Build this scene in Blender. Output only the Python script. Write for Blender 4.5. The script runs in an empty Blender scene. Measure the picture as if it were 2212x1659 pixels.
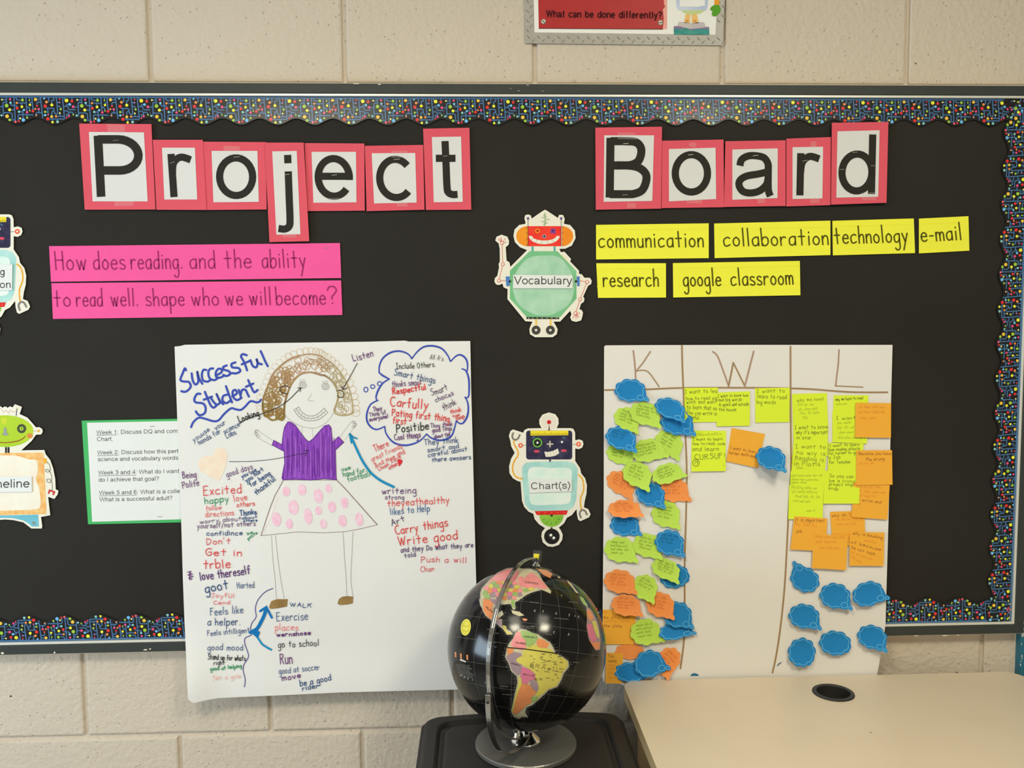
import bpy, bmesh, math, random
from mathutils import Vector, Matrix
from mathutils.geometry import tessellate_polygon
random.seed(7)
S = bpy.context.scene
COL = S.collection
# ------------------------------------------------------------------ camera
FPX, CXP, CYP = 1853.0, 1106.0, 829.5
CAMZ = 1.527
YAW, PITCH, ROLL, DIST = math.radians(2.194), math.radians(4.207), math.radians(-0.398), 1.8815
_f = Vector((math.sin(YAW)*math.cos(PITCH), math.cos(YAW)*math.cos(PITCH), -math.sin(PITCH)))
_r0 = Vector((math.cos(YAW), -math.sin(YAW), 0)); _u0 = _r0.cross(_f)
CR = math.cos(ROLL)*_r0 + math.sin(ROLL)*_u0
CU = -math.sin(ROLL)*_r0 + math.cos(ROLL)*_u0
CF = _f
CP = Vector((0, -DIST, CAMZ))
cd = bpy.data.cameras.new('camera'); cam = bpy.data.objects.new('camera', cd); COL.objects.link(cam)
cd.sensor_fit = 'HORIZONTAL'; cd.sensor_width = 36.0; cd.lens = FPX/2212*36.0
m = Matrix((CR, CU, -CF)).transposed().to_4x4(); m.translation = CP
cam.matrix_world = m; cd.clip_start = 0.02; cd.clip_end = 50
S.camera = cam
# ------------------------------------------------------------------ world, lights, exposure
S.view_settings.view_transform = 'Standard'; S.view_settings.look = 'None'
S.view_settings.gamma = 1.0; S.view_settings.exposure = 0.0; S.view_settings.use_curve_mapping = False
w = bpy.data.worlds.new('world'); S.world = w; w.use_nodes = True
w.node_tree.nodes['Background'].inputs[0].default_value = (0.75, 0.85, 1.0, 1)
w.node_tree.nodes['Background'].inputs[1].default_value = 0.5
CEIL = 2.85
X0, X1, YB = -2.5, 2.9, -4.2
LAMPS = [(-0.62, -1.5), (0.92, -1.5), (-0.75, -2.1), (1.15, -2.1)]
def area(name, loc, rot, sx, sy, power, color):
    l = bpy.data.lights.new(name, 'AREA'); l.shape = 'RECTANGLE'; l.size = sx; l.size_y = sy
    l.energy = power; l.color = color
    o = bpy.data.objects.new(name, l); COL.objects.link(o); o.location = loc; o.rotation_euler = rot
    return o
for i, (lx, ly) in enumerate(LAMPS):
    area('ceiling_lamp_light', (lx, ly, CEIL-0.035), (0, 0, 0), 0.55, 0.55, [2.6, 2.8, 29, 33][i], (1.0, 0.925, 0.69))
WIN = (-2.0, -0.7, 0.8, 1.75)   # y0, y1, z0, z1 of the window in the left wall
area('window_light', (X0+0.03, (WIN[0]+WIN[1])/2, (WIN[2]+WIN[3])/2), (0, math.radians(-90), 0), WIN[3]-WIN[2]-.05, WIN[1]-WIN[0]-.05, 31, (0.66, 0.84, 1.0))

# ------------------------------------------------------------------ colour and materials
def lin(c):
    return tuple(((v/255)/12.92 if v/255 <= .04045 else ((v/255+.055)/1.055)**2.4) for v in c)
ILL = 0.78
def alb(c):
    return tuple(min(.97, v/ILL) for v in lin(c))
MATS = {}
def mat(name, rgb, rough=.8, metal=0., bump=0., bscale=200., var=0., vscale=4., spec=.3, coat=0., stretch=None, raw=False):
    if name in MATS: return MATS[name]
    mt = bpy.data.materials.new(name); MATS[name] = mt; mt.use_nodes = True
    nt = mt.node_tree; b = nt.nodes['Principled BSDF']
    c = lin(rgb) if raw else alb(rgb)
    b.inputs['Base Color'].default_value = (*c, 1); b.inputs['Roughness'].default_value = rough
    b.inputs['Metallic'].default_value = metal; b.inputs['Specular IOR Level'].default_value = spec
    b.inputs['Coat Weight'].default_value = coat
    mt.diffuse_color = (*c, 1)
    if bump or var:
        tc = nt.nodes.new('ShaderNodeTexCoord'); mp = nt.nodes.new('ShaderNodeMapping')
        nt.links.new(tc.outputs['Object'], mp.inputs[0])
        if stretch: mp.inputs['Scale'].default_value = stretch
    if var:
        n = nt.nodes.new('ShaderNodeTexNoise'); n.inputs['Scale'].default_value = vscale; n.inputs['Detail'].default_value = 5
        nt.links.new(mp.outputs[0], n.inputs['Vector'])
        mr = nt.nodes.new('ShaderNodeMapRange'); mr.inputs[1].default_value = .3; mr.inputs[2].default_value = .7
        mr.inputs[3].default_value = 1-var; mr.inputs[4].default_value = 1+var
        nt.links.new(n.outputs[0], mr.inputs[0])
        mx = nt.nodes.new('ShaderNodeVectorMath'); mx.operation = 'SCALE'; mx.inputs[0].default_value = c
        nt.links.new(mr.outputs[0], mx.inputs['Scale']); nt.links.new(mx.outputs[0], b.inputs['Base Color'])
    if bump:
        n = nt.nodes.new('ShaderNodeTexNoise'); n.inputs['Scale'].default_value = bscale; n.inputs['Detail'].default_value = 3
        nt.links.new(mp.outputs[0], n.inputs['Vector'])
        bp = nt.nodes.new('ShaderNodeBump'); bp.inputs['Strength'].default_value = bump; bp.inputs['Distance'].default_value = .002
        nt.links.new(n.outputs[0], bp.inputs['Height']); nt.links.new(bp.outputs[0], b.inputs['Normal'])
    return mt
def ink(rgb):
    return mat('ink_%d_%d_%d' % rgb, rgb, rough=.75, spec=.2)
def pap(name, rgb, var=.03, rough=.85, **k):
    return mat(name, rgb, rough=rough, bump=.06, bscale=900, var=var, vscale=9, spec=.15, **k)

# ------------------------------------------------------------------ geometry helpers
def ray(px, py):
    return (CF + (px-CXP)/FPX*CR - (py-CYP)/FPX*CU)
def P(px, py, d=0.0):              # point at depth d in front of the wall face (y = 0)
    v = ray(px, py); t = (-d-CP.y)/v.y
    return CP + v*t
def PZ(px, py, z):                 # point on a horizontal plane
    v = ray(px, py); return CP + v*((z-CP.z)/v.z)
def smooth(a, b, x):
    t = max(0., min(1., (x-a)/(b-a))); return t*t*(3-2*t)
class MB:
    """collects faces, then links them as ONE mesh object"""
    def __init__(s): s.v = []; s.f = []; s.mi = []; s.mats = []
    def m(s, mt):
        if mt not in s.mats: s.mats.append(mt)
        return s.mats.index(mt)
    def add(s, vs, fs, mt):
        o = len(s.v); k = s.m(mt); s.v.extend(vs)
        for f in fs: s.f.append(tuple(i+o for i in f)); s.mi.append(k)
    def box(s, a, b, mt):
        (x0, y0, z0), (x1, y1, z1) = a, b
        s.add([Vector(p) for p in ((x0,y0,z0),(x1,y0,z0),(x1,y1,z0),(x0,y1,z0),(x0,y0,z1),(x1,y0,z1),(x1,y1,z1),(x0,y1,z1))],
              [(0,3,2,1),(4,5,6,7),(0,1,5,4),(1,2,6,5),(2,3,7,6),(3,0,4,7)], mt)
    def build(s, name, parent=None, org=None, bevel=0., smoothsh=False):
        me = bpy.data.meshes.new(name)
        if parent is not None: org = Vector(parent['_o'])
        if org is None:
            lo = Vector((min(v[i] for v in s.v) for i in range(3))); hi = Vector((max(v[i] for v in s.v) for i in range(3)))
            org = Vector(((lo.x+hi.x)/2, (lo.y+hi.y)/2, lo.z))
        me.from_pydata([tuple(Vector(v)-org) for v in s.v], [], s.f)
        for mt in s.mats: me.materials.append(mt)
        me.polygons.foreach_set('material_index', s.mi)
        if smoothsh: me.polygons.foreach_set('use_smooth', [True]*len(me.polygons))
        me.update()
        o = bpy.data.objects.new(name, me); COL.objects.link(o); o['_o'] = tuple(org)
        if parent is not None: o.parent = parent
        else: o.location = org
        if bevel:
            b = o.modifiers.new('b', 'BEVEL'); b.width = bevel; b.segments = 3; b.limit_method = 'ANGLE'
        return o
def empty(name, loc):
    o = bpy.data.objects.new(name, None); COL.objects.link(o); o.location = loc; o['_o'] = tuple(loc); o.empty_display_size = .05
    return o
def tag(o, label, cat, group=None, kind=None):
    o['label'] = label; o['category'] = cat
    if group: o['group'] = group
    if kind: o['kind'] = kind
    return o
def structure(o): o['kind'] = 'structure'; return o

def area2(p): return sum(p[i][0]*p[(i+1) % len(p)][1]-p[(i+1) % len(p)][0]*p[i][1] for i in range(len(p)))
def tris(poly, mx=14):
    """2-D polygon (pixels, y down) -> small triangles facing the camera"""
    if area2(poly) > 0: poly = poly[::-1]
    t = tessellate_polygon([[Vector((x, y, 0)) for x, y in poly]])
    out = []; st = []
    for a, b, c in t:
        q = [poly[a], poly[b], poly[c]]
        if area2(q) > 0: q = q[::-1]
        st.append(q)
    while st:
        q = st.pop(); L = [math.dist(q[i], q[(i+1) % 3]) for i in range(3)]; i = L.index(max(L))
        if L[i] > mx:
            a, b, c = q[i], q[(i+1) % 3], q[(i+2) % 3]; mid = ((a[0]+b[0])/2, (a[1]+b[1])/2)
            st.append([a, mid, c]); st.append([mid, b, c])
        else: out.append(q)
    return out
def tri_add(mb, ts, mp, mt):
    idx = {}; vs = []; fs = []
    for q in ts:
        f = []
        for p in q:
            k = (round(p[0], 3), round(p[1], 3))
            if k not in idx: idx[k] = len(vs); vs.append(mp(*p))
            f.append(idx[k])
        if len(set(f)) == 3: fs.append(tuple(f))
    mb.add(vs, fs, mt)
def surf(depth, off=0.):            # pixels -> 3-D on a surface whose depth in front of the wall is a number or f(px,py)
    if callable(depth): return lambda x, y, e=0.: P(x, y, depth(x, y)+off+e)
    return lambda x, y, e=0.: P(x, y, depth+off+e)
def fill(mb, poly, sf, mt, lay=1, mx=14):
    tri_add(mb, tris(poly, mx), lambda x, y: sf(x, y, lay*LAY), mt)
LAY = .00022
def sheet(mb, poly, sf, mt, thick=.0005, mx=14, back=None):
    """paper or card with a front, a back and an edge"""
    ts = tris(poly, mx); tri_add(mb, ts, lambda x, y: sf(x, y, 0), mt)
    tri_add(mb, [q[::-1] for q in ts], lambda x, y: sf(x, y, -thick), back or mt)
    if area2(poly) > 0: poly = poly[::-1]
    n = len(poly); vs = []; fs = []
    pts = []
    for i in range(n):
        a, b = poly[i], poly[(i+1) % n]; k = max(1, int(math.ceil(math.dist(a, b)/mx)))
        for j in range(k): pts.append((a[0]+(b[0]-a[0])*j/k, a[1]+(b[1]-a[1])*j/k))
    n = len(pts)
    for p in pts: vs.append(sf(p[0], p[1], 0)); vs.append(sf(p[0], p[1], -thick))
    for i in range(n):
        j = (i+1) % n; fs.append((2*i, 2*i+1, 2*j+1, 2*j))
    mb.add(vs, fs, mt)
def cr(pts, n=5, closed=False):     # Catmull-Rom
    if len(pts) < 3 and not closed: return list(pts)
    out = []; N = len(pts); g = (lambda i: pts[i % N]) if closed else (lambda i: pts[max(0, min(N-1, i))])
    for i in range(N if closed else N-1):
        a, b, c, d = g(i-1), g(i), g(i+1), g(i+2)
        for k in range(n):
            t = k/n
            out.append(tuple(.5*((2*b[j])+(c[j]-a[j])*t+(2*a[j]-5*b[j]+4*c[j]-d[j])*t*t+(3*b[j]-a[j]-3*c[j]+d[j])*t**3) for j in (0, 1)))
    if not closed: out.append(tuple(pts[-1]))
    return out
def ribbon(mb, pts, w, sf, mt, lay=2, cap=True, closed=False, step=9, wf=None):
    q = []
    for p in pts:
        if not q or math.dist(p, q[-1]) > 1e-3: q.append(p)
    if len(q) == 1: q.append((q[0][0]+.3, q[0][1]))
    if closed: q.append(q[0])
    r = [q[0]]
    for a, b in zip(q, q[1:]):
        k = max(1, int(math.ceil(math.dist(a, b)/step)))
        for j in range(1, k+1): r.append((a[0]+(b[0]-a[0])*j/k, a[1]+(b[1]-a[1])*j/k))
    n = len(r); vs = []; fs = []; e = lay*LAY
    for i in range(n):
        a = r[i-1] if i else (r[n-2] if closed else r[0]); b = r[i+1] if i < n-1 else (r[1] if closed else r[i])
        d1 = (r[i][0]-a[0], r[i][1]-a[1]); d2 = (b[0]-r[i][0], b[1]-r[i][1])
        l1 = math.hypot(*d1) or 1; l2 = math.hypot(*d2) or 1
        d = (d1[0]/l1+d2[0]/l2, d1[1]/l1+d2[1]/l2); l = math.hypot(*d)
        if l < 1e-6: d = d1; l = l1
        d = (d[0]/l, d[1]/l); cs = 1.
        if d1 != (0, 0) and d2 != (0, 0): cs = max(.45, abs(d[0]*d2[0]/l2+d[1]*d2[1]/l2))
        ww = (w*(wf(i/(n-1)) if wf else 1))/2/cs
        vs.append(sf(r[i][0]-d[1]*ww, r[i][1]+d[0]*ww, e)); vs.append(sf(r[i][0]+d[1]*ww, r[i][1]-d[0]*ww, e))
    for i in range(n-1): fs.append((2*i, 2*i+2, 2*i+3, 2*i+1))
    mb.add(vs, fs, mt)
    if cap and not closed:
        for p, o in ((r[0], r[1]), (r[-1], r[-2])):
            dx, dy = p[0]-o[0], p[1]-o[1]; a0 = math.atan2(dy, dx); rr = w/2*(wf(0 if p is r[0] else 1) if wf else 1)
            c = [(p[0]+rr*math.cos(a0+t), p[1]+rr*math.sin(a0+t)) for t in (-1.571, -.94, -.31, .31, .94, 1.571)]
            mb.add([sf(x, y, e) for x, y in c], [tuple(range(5, -1, -1))], mt)
def ell(cx, cy, rx, ry, n=20, a0=0, a1=360, rot=0):
    out = []; full = abs(a1-a0) >= 360; k = n if full else n+1
    c, s = math.cos(math.radians(rot)), math.sin(math.radians(rot))
    for i in range(k):
        a = math.radians(a0+(a1-a0)*i/n); x, y = rx*math.cos(a), ry*math.sin(a)
        out.append((cx+x*c-y*s, cy+x*s+y*c))
    return out
def disc(mb, cx, cy, r, sf, mt, lay=3, ry=None, n=14, mx=14):
    p = ell(cx, cy, r, ry or r, n)
    if r < 8: mb.add([sf(x, y, lay*LAY) for x, y in p], [tuple(range(n-1, -1, -1))], mt)
    else: fill(mb, p, sf, mt, lay, mx)
def zc(ox, oy, s):
    return lambda *pts: [(ox+x/s, oy+y/s) for x, y in pts]
# ------------------------------------------------------------------ single-stroke writing
HAND = {  # x-height 10, ascender 20; y up
'a':"8,9 5,10 1,8 0,5 1,1 4,0 7,2 8,5|8,10 8,0",'b':"0,20 0,0|0,6 2,9 5,10 8,8 8,3 5,0 2,0 0,3",'c':"8,9 5,10 1,8 0,5 1,1 4,0 8,1.5",
'd':"8,9 5,10 1,8 0,5 1,1 4,0 7,2 8,5|8,20 8,0",'e':"0.5,5.5 8,5.5|8,5.5 7.5,8.5 4.5,10 1.5,8.5 0,5 1.5,1 5,0 8,1.5",
'f':"7,19 5,20 3,18 3,14 3,0|0,10 6,10",'g':"8,9 5,10 1,8 0,5 1,1 4,0 7,2 8,5|8,10 8,0 8,-6 6,-9 3,-9 1,-7",
'h':"0,20 0,0|0,6 3,10 6,9.5 7,7 7,0",'i':"1,10 1,0|1,14 1,14.6",'j':"3,10 3,-6 1,-9 -1,-8|3,14 3,14.5",'k':"0,20 0,0|7,10 0,4|2,5.5 7,0",
'l':"1,20 1,0",'m':"0,10 0,0|0,6 2,10 5,9 5.5,6 5.5,0|5.5,6 7.5,10 10.5,9 11,6 11,0",'n':"0,10 0,0|0,6 3,10 6,9.5 7,7 7,0",
'o':"4,10 1,8 0,5 1,1.5 4,0 7,1.5 8,5 7,8 4,10",'p':"0,10 0,-9|0,6 2,9 5,10 8,8 8,3 5,0 2,0 0,3",'q':"8,9 5,10 1,8 0,5 1,1 4,0 7,2 8,5|8,10 8,-9",
'r':"0,10 0,0|0,5.5 2,9 5,10 6.5,9",'s':"7,9 4,10 1,9 1,6.5 4,5 7,3.5 7,1 4,0 0,1",'t':"4,18 4,0|0,10 8,10",'u':"0,10 0,3 2,0 5,0.5 7,3|7,10 7,0",
'v':"0,10 4,0|4,0 8,10",'w':"0,10 3,0|3,0 5.5,9|5.5,9 8,0|8,0 11,10",'x':"0,10 7,0|7,10 0,0",'y':"0,10 4,1|8,10 1,-9",'z':"0,10 7,10|7,10 0,0|0,0 7,0",
'A':"0,0 5,20|5,20 10,0|2,7 8,7",'B':"0,20 0,0|0,20 6,19 7,15 5,11 0,10.5|0,10.5 7,9 9,5 6,0.5 0,0",'C':"10,18 6,20 2,17 0,10 2,3 6,0 10,2",
'D':"0,20 0,0|0,20 6,18 10,11 7,3 0,0",'E':"0,20 0,0|0,20 9,20|0,10 7,10|0,0 9,0",'F':"0,20 0,0|0,20 8,20|0,11 6,11",'G':"10,18 6,20 2,17 0,10 2,3 6,0 10,3|10,3 10,9|10,9 5,9",
'H':"0,20 0,0|9,20 9,0|0,10 9,10",'I':"3,20 3,0|0,20 6,20|0,0 6,0",'J':"6,20 6,3 4,0 0,1|2,20 9,20",'K':"0,20 0,0|9,20 0,9|3,12 9,0",'L':"0,20 0,0|0,0 8,0",
'M':"0,0 0,20|0,20 5,6|5,6 10,20|10,20 10,0",'N':"0,0 0,20|0,20 9,0|9,0 9,20",'O':"5,20 1,16 0,10 1,4 5,0 9,4 10,10 9,16 5,20",'P':"0,20 0,0|0,20 7,19 9,15 6,10 0,9",
'R':"0,20 0,0|0,20 7,19 8,15 6,11 0,10|3,10 9,0",'S':"9,18 5,20 1,17 2,12 7,9 9,5 5,0 0,2",'T':"0,20 10,20|5,20 5,0",'U':"0,20 0,4 4,0 8,4 8,20",'W':"0,20 4,0|4,0 7,16|7,16 10,0|10,0 14,20",
'Y':"0,20 5,10|10,20 5,10|5,10 5,0",'?':"0,16 2,20 7,20 9,16 6,11 4,9 4,6|4,1 4,1.5",'!':"2,20 2,6|2,1 2,1.5",'.':"1,0.5 1,1",',':"1,1 0,-3","'":"1,20 1,16",'/':"0,-2 7,20",
'-':"0,6 5,6",'1':"2,20 2,0",'9':"8,16 5,20 1,18 1,13 5,12 8,15|8,20 7,0"}
HAND = {k: [[tuple(map(float, p.split(','))) for p in s.split()] for s in v.split('|')] for k, v in HAND.items()}
ARIAL = {  # centre lines, 1000 units to the em; @ = elliptic arc cx,cy,rx,ry,a0,a1 ; ~ smooth
'a':(556,"~82,362 105,435 185,478 285,480 378,455 425,385 428,300 428,110 436,45 455,0|~428,290 300,262 170,240 90,195 72,130 118,58 210,37 320,62 405,135 428,220"),
'b':(556,"110,0 110,716|@298,259,190,222,0,360"),'c':(500,"@270,259,200,224,42,318"),'d':(556,"447,0 447,716|@258,259,190,222,0,360"),
'e':(556,"@280,259,205,224,-8,322|76,272 500,272"),'f':(278,"~262,712 200,712 150,670 142,590 142,400 142,0|15,480 260,480"),
'g':(556,"@258,262,190,220,0,360|~447,519 447,200 447,0 425,-100 345,-165 230,-172 130,-140 88,-72"),
'h':(556,"110,0 110,716|~110,280 140,400 210,465 300,480 385,455 434,380 440,280 440,120 440,0"),'i':(222,"110,0 110,519|110,616 110,716"),
'j':(222,"~112,519 112,200 112,-60 98,-140 45,-172 -30,-165|112,616 112,716"),'k':(500,"110,0 110,716|120,205 425,519|235,325 465,0"),'l':(222,"108,0 108,716"),
'm':(833,"110,0 110,519|~110,280 140,410 210,475 300,475 370,440 415,370 417,280 417,0|~417,280 445,410 510,475 600,475 680,440 722,370 725,280 725,0"),
'n':(556,"110,0 110,519|~110,280 140,400 210,465 300,480 385,455 434,380 440,280 440,120 440,0"),'o':(556,"@278,259,202,224,0,360"),
'p':(556,"110,-199 110,519|@298,259,190,222,0,360"),'r':(333,"110,0 110,519|~110,270 125,390 170,455 235,480 335,448"),
's':(500,"~425,365 395,440 320,480 225,483 130,455 90,385 120,315 240,275 370,235 430,165 405,85 320,40 215,38 120,75 72,165"),
't':(278,"~140,690 140,400 140,130 155,65 205,40 265,42|15,480 262,480"),'u':(556,"~110,519 110,300 112,160 150,75 220,40 310,50 395,105 438,200 440,260|440,0 440,519"),
'v':(500,"40,519 250,30 460,519"),'w':(722,"40,519 200,30 361,500 522,30 682,519"),'x':(500,"50,519 450,0|450,519 50,0"),'y':(500,"45,519 255,15|~460,519 270,0 225,-110 165,-168 75,-160"),
'A':(667,"30,0 333,700 637,0|140,260 527,260"),'B':(667,"117,0 117,716|~117,676 300,676 440,665 505,610 515,530 480,440 400,395 300,385 117,385|~117,385 330,385 480,360 570,290 580,200 530,90 430,45 330,40 117,40"),
'C':(722,"@375,358,285,318,38,322"),'D':(722,"125,0 125,716|125,676 350,676 @350,358,270,318,90,-90 125,40"),'P':(667,"122,0 122,716|122,672 350,672 @350,490,222,182,90,-90 122,308"),
'Q':(778,"@385,358,300,320,0,360|440,190 700,-25"),'T':(611,"305,0 305,716|25,676 585,676"),'V':(667,"35,716 333,30 632,716"),
'W':(944,"50,716 250,30 472,690 694,30 894,716"),'I':(278,"135,0 135,716"),
'1':(556,"330,0 330,716|~330,690 270,610 150,540"),'2':(556,"~85,500 110,610 200,678 320,675 430,610 440,500 370,380 220,250 130,150 85,55|60,42 500,42"),
'3':(556,"~75,540 130,640 250,680 370,650 425,540 370,420 230,385|~230,385 390,360 465,270 465,150 370,60 250,36 130,80 70,190"),
'4':(556,"390,0 390,700 60,215 530,215"),'5':(556,"480,672 175,672 120,370|~120,370 210,430 330,440 440,370 470,240 420,100 300,36 150,70 75,180"),
'6':(556,"@280,230,195,195,0,360|~85,230 90,420 130,580 230,670 360,670 460,600"),'(':(333,"~290,725 180,580 130,420 125,260 160,80 290,-200"),')':(333,"~45,725 155,580 205,420 210,260 175,80 45,-200"),
':':(278,"140,0 140,95|140,424 140,519"),'.':(278,"140,0 140,95"),'?':(556,"~85,530 130,640 250,690 380,660 460,560 430,450 330,360 285,280 280,190|280,0 280,95"),' ':(278,"")}
def _ap(s):
    out = []
    for st in s.split('|'):
        if not st: continue
        sm = st[0] == '~'; st = st.lstrip('~'); pts = []; clo = False
        for t in st.split():
            if t[0] == '@':
                cx, cy, rx, ry, a0, a1 = map(float, t[1:].split(','))
                pts += ell(cx, cy, rx, ry, 30 if abs(a1-a0) > 200 else 14, a0, a1); clo = abs(a1-a0) >= 360
            else: pts.append(tuple(map(float, t.split(','))))
        out.append((cr(pts, 6) if sm else pts, clo))
    return out
ARIAL = {k: (a, _ap(s)) for k, (a, s) in ARIAL.items()}
def hand(mb, text, a, b, cap, w, sf, mt, jit=.5, lay=2, xh=None, slant=0., gap=4.5, space=9):
    """write text from baseline point a to baseline point b (pixels); cap = capital height, xh = lower-case height"""
    adv = []; x = 0.
    for ch in text:
        if ch == ' ': adv.append((None, x)); x += space; continue
        g = HAND.get(ch) or HAND.get(ch.lower()) or HAND['o']
        wd = max(p[0] for s in g for p in s); adv.append((g, x)); x += max(wd, 2)+gap
    tot = max(x-gap, 1); L = math.dist(a, b); ux, uy = (b[0]-a[0])/L, (b[1]-a[1])/L; sx = L/tot; sy = cap/20.
    xs = (xh/10.) if xh else sy
    for g, gx in adv:
        if g is None: continue
        jy = random.uniform(-1, 1)*jit; js = 1+random.uniform(-.08, .08)*jit; jr = random.uniform(-.09, .09)*jit
        for s in g:
            q = []
            for (px, py) in cr(s, 4):
                yy = py*xs if py <= 10 else 10*xs+(py-10)*(cap-10*xs)/10
                yy = yy*js+jy; xx = (gx+px)*sx+yy*(slant+jr)
                q.append((a[0]+ux*xx+uy*yy, a[1]+uy*xx-ux*yy))
            ribbon(mb, q, w, sf, mt, lay)
def arial_glyph(mb, ch, quad, w, sf, mt, lay=2):
    """one big letter into a pixel quad TL,TR,BR,BL (the quad is the ink box)"""
    g = ARIAL[ch][1]; hw = 44
    xs = [p[0] for s, c in g for p in s]; ys = [p[1] for s, c in g for p in s]
    x0, x1, y0, y1 = min(xs)-hw, max(xs)+hw, min(ys), max(ys)
    bx = {'o':(-10,527),'e':(-10,527),'c':(-10,527),'a':(-8,527),'r':(0,527),'j':(-212,716),'d':(-10,716),'t':(-2,705)}
    if ch in bx: y0, y1 = bx[ch]
    if ch == 't': x0, x1 = 15, 275
    if ch == 'j': x0 = -34
    if ch == 'r': x1 = 345
    if ch == 'c': x1 = 480
    for s, c in g:
        q = []
        for x, y in s:
            u = (x-x0)/(x1-x0); v = (y1-y)/(y1-y0)
            TL, TR, BR, BL = quad
            q.append(tuple((TL[i]*(1-u)+TR[i]*u)*(1-v)+(BL[i]*(1-u)+BR[i]*u)*v for i in (0, 1)))
        ribbon(mb, q, w, sf, mt, lay, cap=False, closed=c, step=6)
def arial(mb, text, a, b, cap, w, sf, mt, lay=2):
    x = 0.; it = []
    for ch in text:
        ad, g = ARIAL.get(ch, ARIAL[' ']); it.append((g, x)); x += ad
    L = math.dist(a, b); ux, uy = (b[0]-a[0])/L, (b[1]-a[1])/L; sx = L/x; sy = cap/716.
    for g, gx in it:
        for s, c in g:
            ribbon(mb, [(a[0]+ux*(gx+p[0])*sx+uy*p[1]*sy, a[1]+uy*(gx+p[0])*sx-ux*p[1]*sy) for p in s], w, sf, mt, lay, cap=False, closed=c, step=9)
def ang(c, cx, cy): return math.atan2(c[1]-cy, c[0]-cx)
# ================================================================== the room
M_WALL = mat('painted_block', (193, 182, 168), rough=.55, var=.02, vscale=3, spec=.35)
def block_relief(mt):
    nt = mt.node_tree; b = nt.nodes['Principled BSDF']
    tc = nt.nodes.new('ShaderNodeNewGeometry')
    n1 = nt.nodes.new('ShaderNodeTexNoise'); n1.inputs['Scale'].default_value = 85; n1.inputs['Detail'].default_value = 6
    n2 = nt.nodes.new('ShaderNodeTexVoronoi'); n2.inputs['Scale'].default_value = 75; n2.inputs['Randomness'].default_value = 1
    nt.links.new(tc.outputs['Position'], n1.inputs['Vector']); nt.links.new(tc.outputs['Position'], n2.inputs['Vector'])
    mr = nt.nodes.new('ShaderNodeMapRange'); mr.inputs[1].default_value = .0; mr.inputs[2].default_value = .16; mr.inputs[3].default_value = -1.0; mr.inputs[4].default_value = 0
    nt.links.new(n2.outputs['Distance'], mr.inputs[0])
    # only some of the cells are pits
    n3 = nt.nodes.new('ShaderNodeTexNoise'); n3.inputs['Scale'].default_value = 14
    nt.links.new(tc.outputs['Position'], n3.inputs['Vector'])
    gt = nt.nodes.new('ShaderNodeMapRange'); gt.inputs[1].default_value = .42; gt.inputs[2].default_value = .54
    nt.links.new(n3.outputs[0], gt.inputs[0])
    mu = nt.nodes.new('ShaderNodeMath'); mu.operation = 'MULTIPLY'
    nt.links.new(mr.outputs[0], mu.inputs[0]); nt.links.new(gt.outputs[0], mu.inputs[1])
    ad = nt.nodes.new('ShaderNodeMath'); nt.links.new(mu.outputs[0], ad.inputs[0]); nt.links.new(n1.outputs[0], ad.inputs[1])
    bp = nt.nodes.new('ShaderNodeBump'); bp.inputs['Strength'].default_value = .8; bp.inputs['Distance'].default_value = .0036
    nt.links.new(ad.outputs[0], bp.inputs['Height']); nt.links.new(bp.outputs[0], b.inputs['Normal'])
block_relief(M_WALL)
M_PLAIN = mat('plain_wall', (142, 138, 132), rough=.7, var=.02)
M_CEIL = mat('ceiling_white', (200, 198, 193), rough=.9, var=.02)
M_FLOOR = mat('floor_tile', (165, 162, 156), rough=.4, var=.05)
X_TEAL = P(2199, 1420, 0).x
mb = MB(); mb.box((X0, .0065, 0), (X1, .1, CEIL), M_WALL)
wall = structure(mb.build('wall_back'))
BW, BH, JT = .4064, .2032, .0095
zj = CAMZ-.9173
def block_mesh():
    a, b = (BW-JT)/2, (BH-JT)/2; r = .0040; mb = MB()
    lv = [(a+.0012, b+.0012, .0075), (a, b, .0036), (a-r*.35, b-r*.35, .0010), (a-r*1.2, b-r*1.2, 0.)]
    vs = []
    for hx, hz, y in lv: vs += [Vector(v) for v in ((-hx, y, -hz), (hx, y, -hz), (hx, y, hz), (-hx, y, hz))]
    fs = [(12, 13, 14, 15)]
    for l in range(3):
        for i in range(4): j = (i+1) % 4; fs.append((4*l+i, 4*l+j, 4*l+4+j, 4*l+4+i))
    mb.add(vs, fs, M_WALL); return mb
def course(k):       # first joint of a course; even and odd courses are half a block apart
    if k < 4: return -.8804 if k % 2 == 0 else -.6772
    return -.6862 if k % 2 else -.4830
bl0 = None
for k in range(-3, 11):
    z = zj+BH*(k+.5)
    if z-BH/2 < -.02 or z+BH/2 > CEIL+.02: continue
    base = course(k)
    for i in range(-7, 9):
        cx = base+(i+.5)*BW
        if cx-BW/2 < X0 or cx+BW/2 > X1: continue
        if cx+BW/2 > X_TEAL and cx-BW/2 < X_TEAL: continue
        if bl0 is None:
            b = block_mesh().build('block', org=Vector((0, 0, 0))); bl0 = b
        else: b = bl0.copy(); COL.objects.link(b)
        b.location = (cx+random.uniform(-.0006, .0006), random.uniform(-.0005, .0005), z); b.parent = wall
        b.matrix_parent_inverse = wall.matrix_world.inverted() if False else Matrix.Translation(-wall.location)
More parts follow.
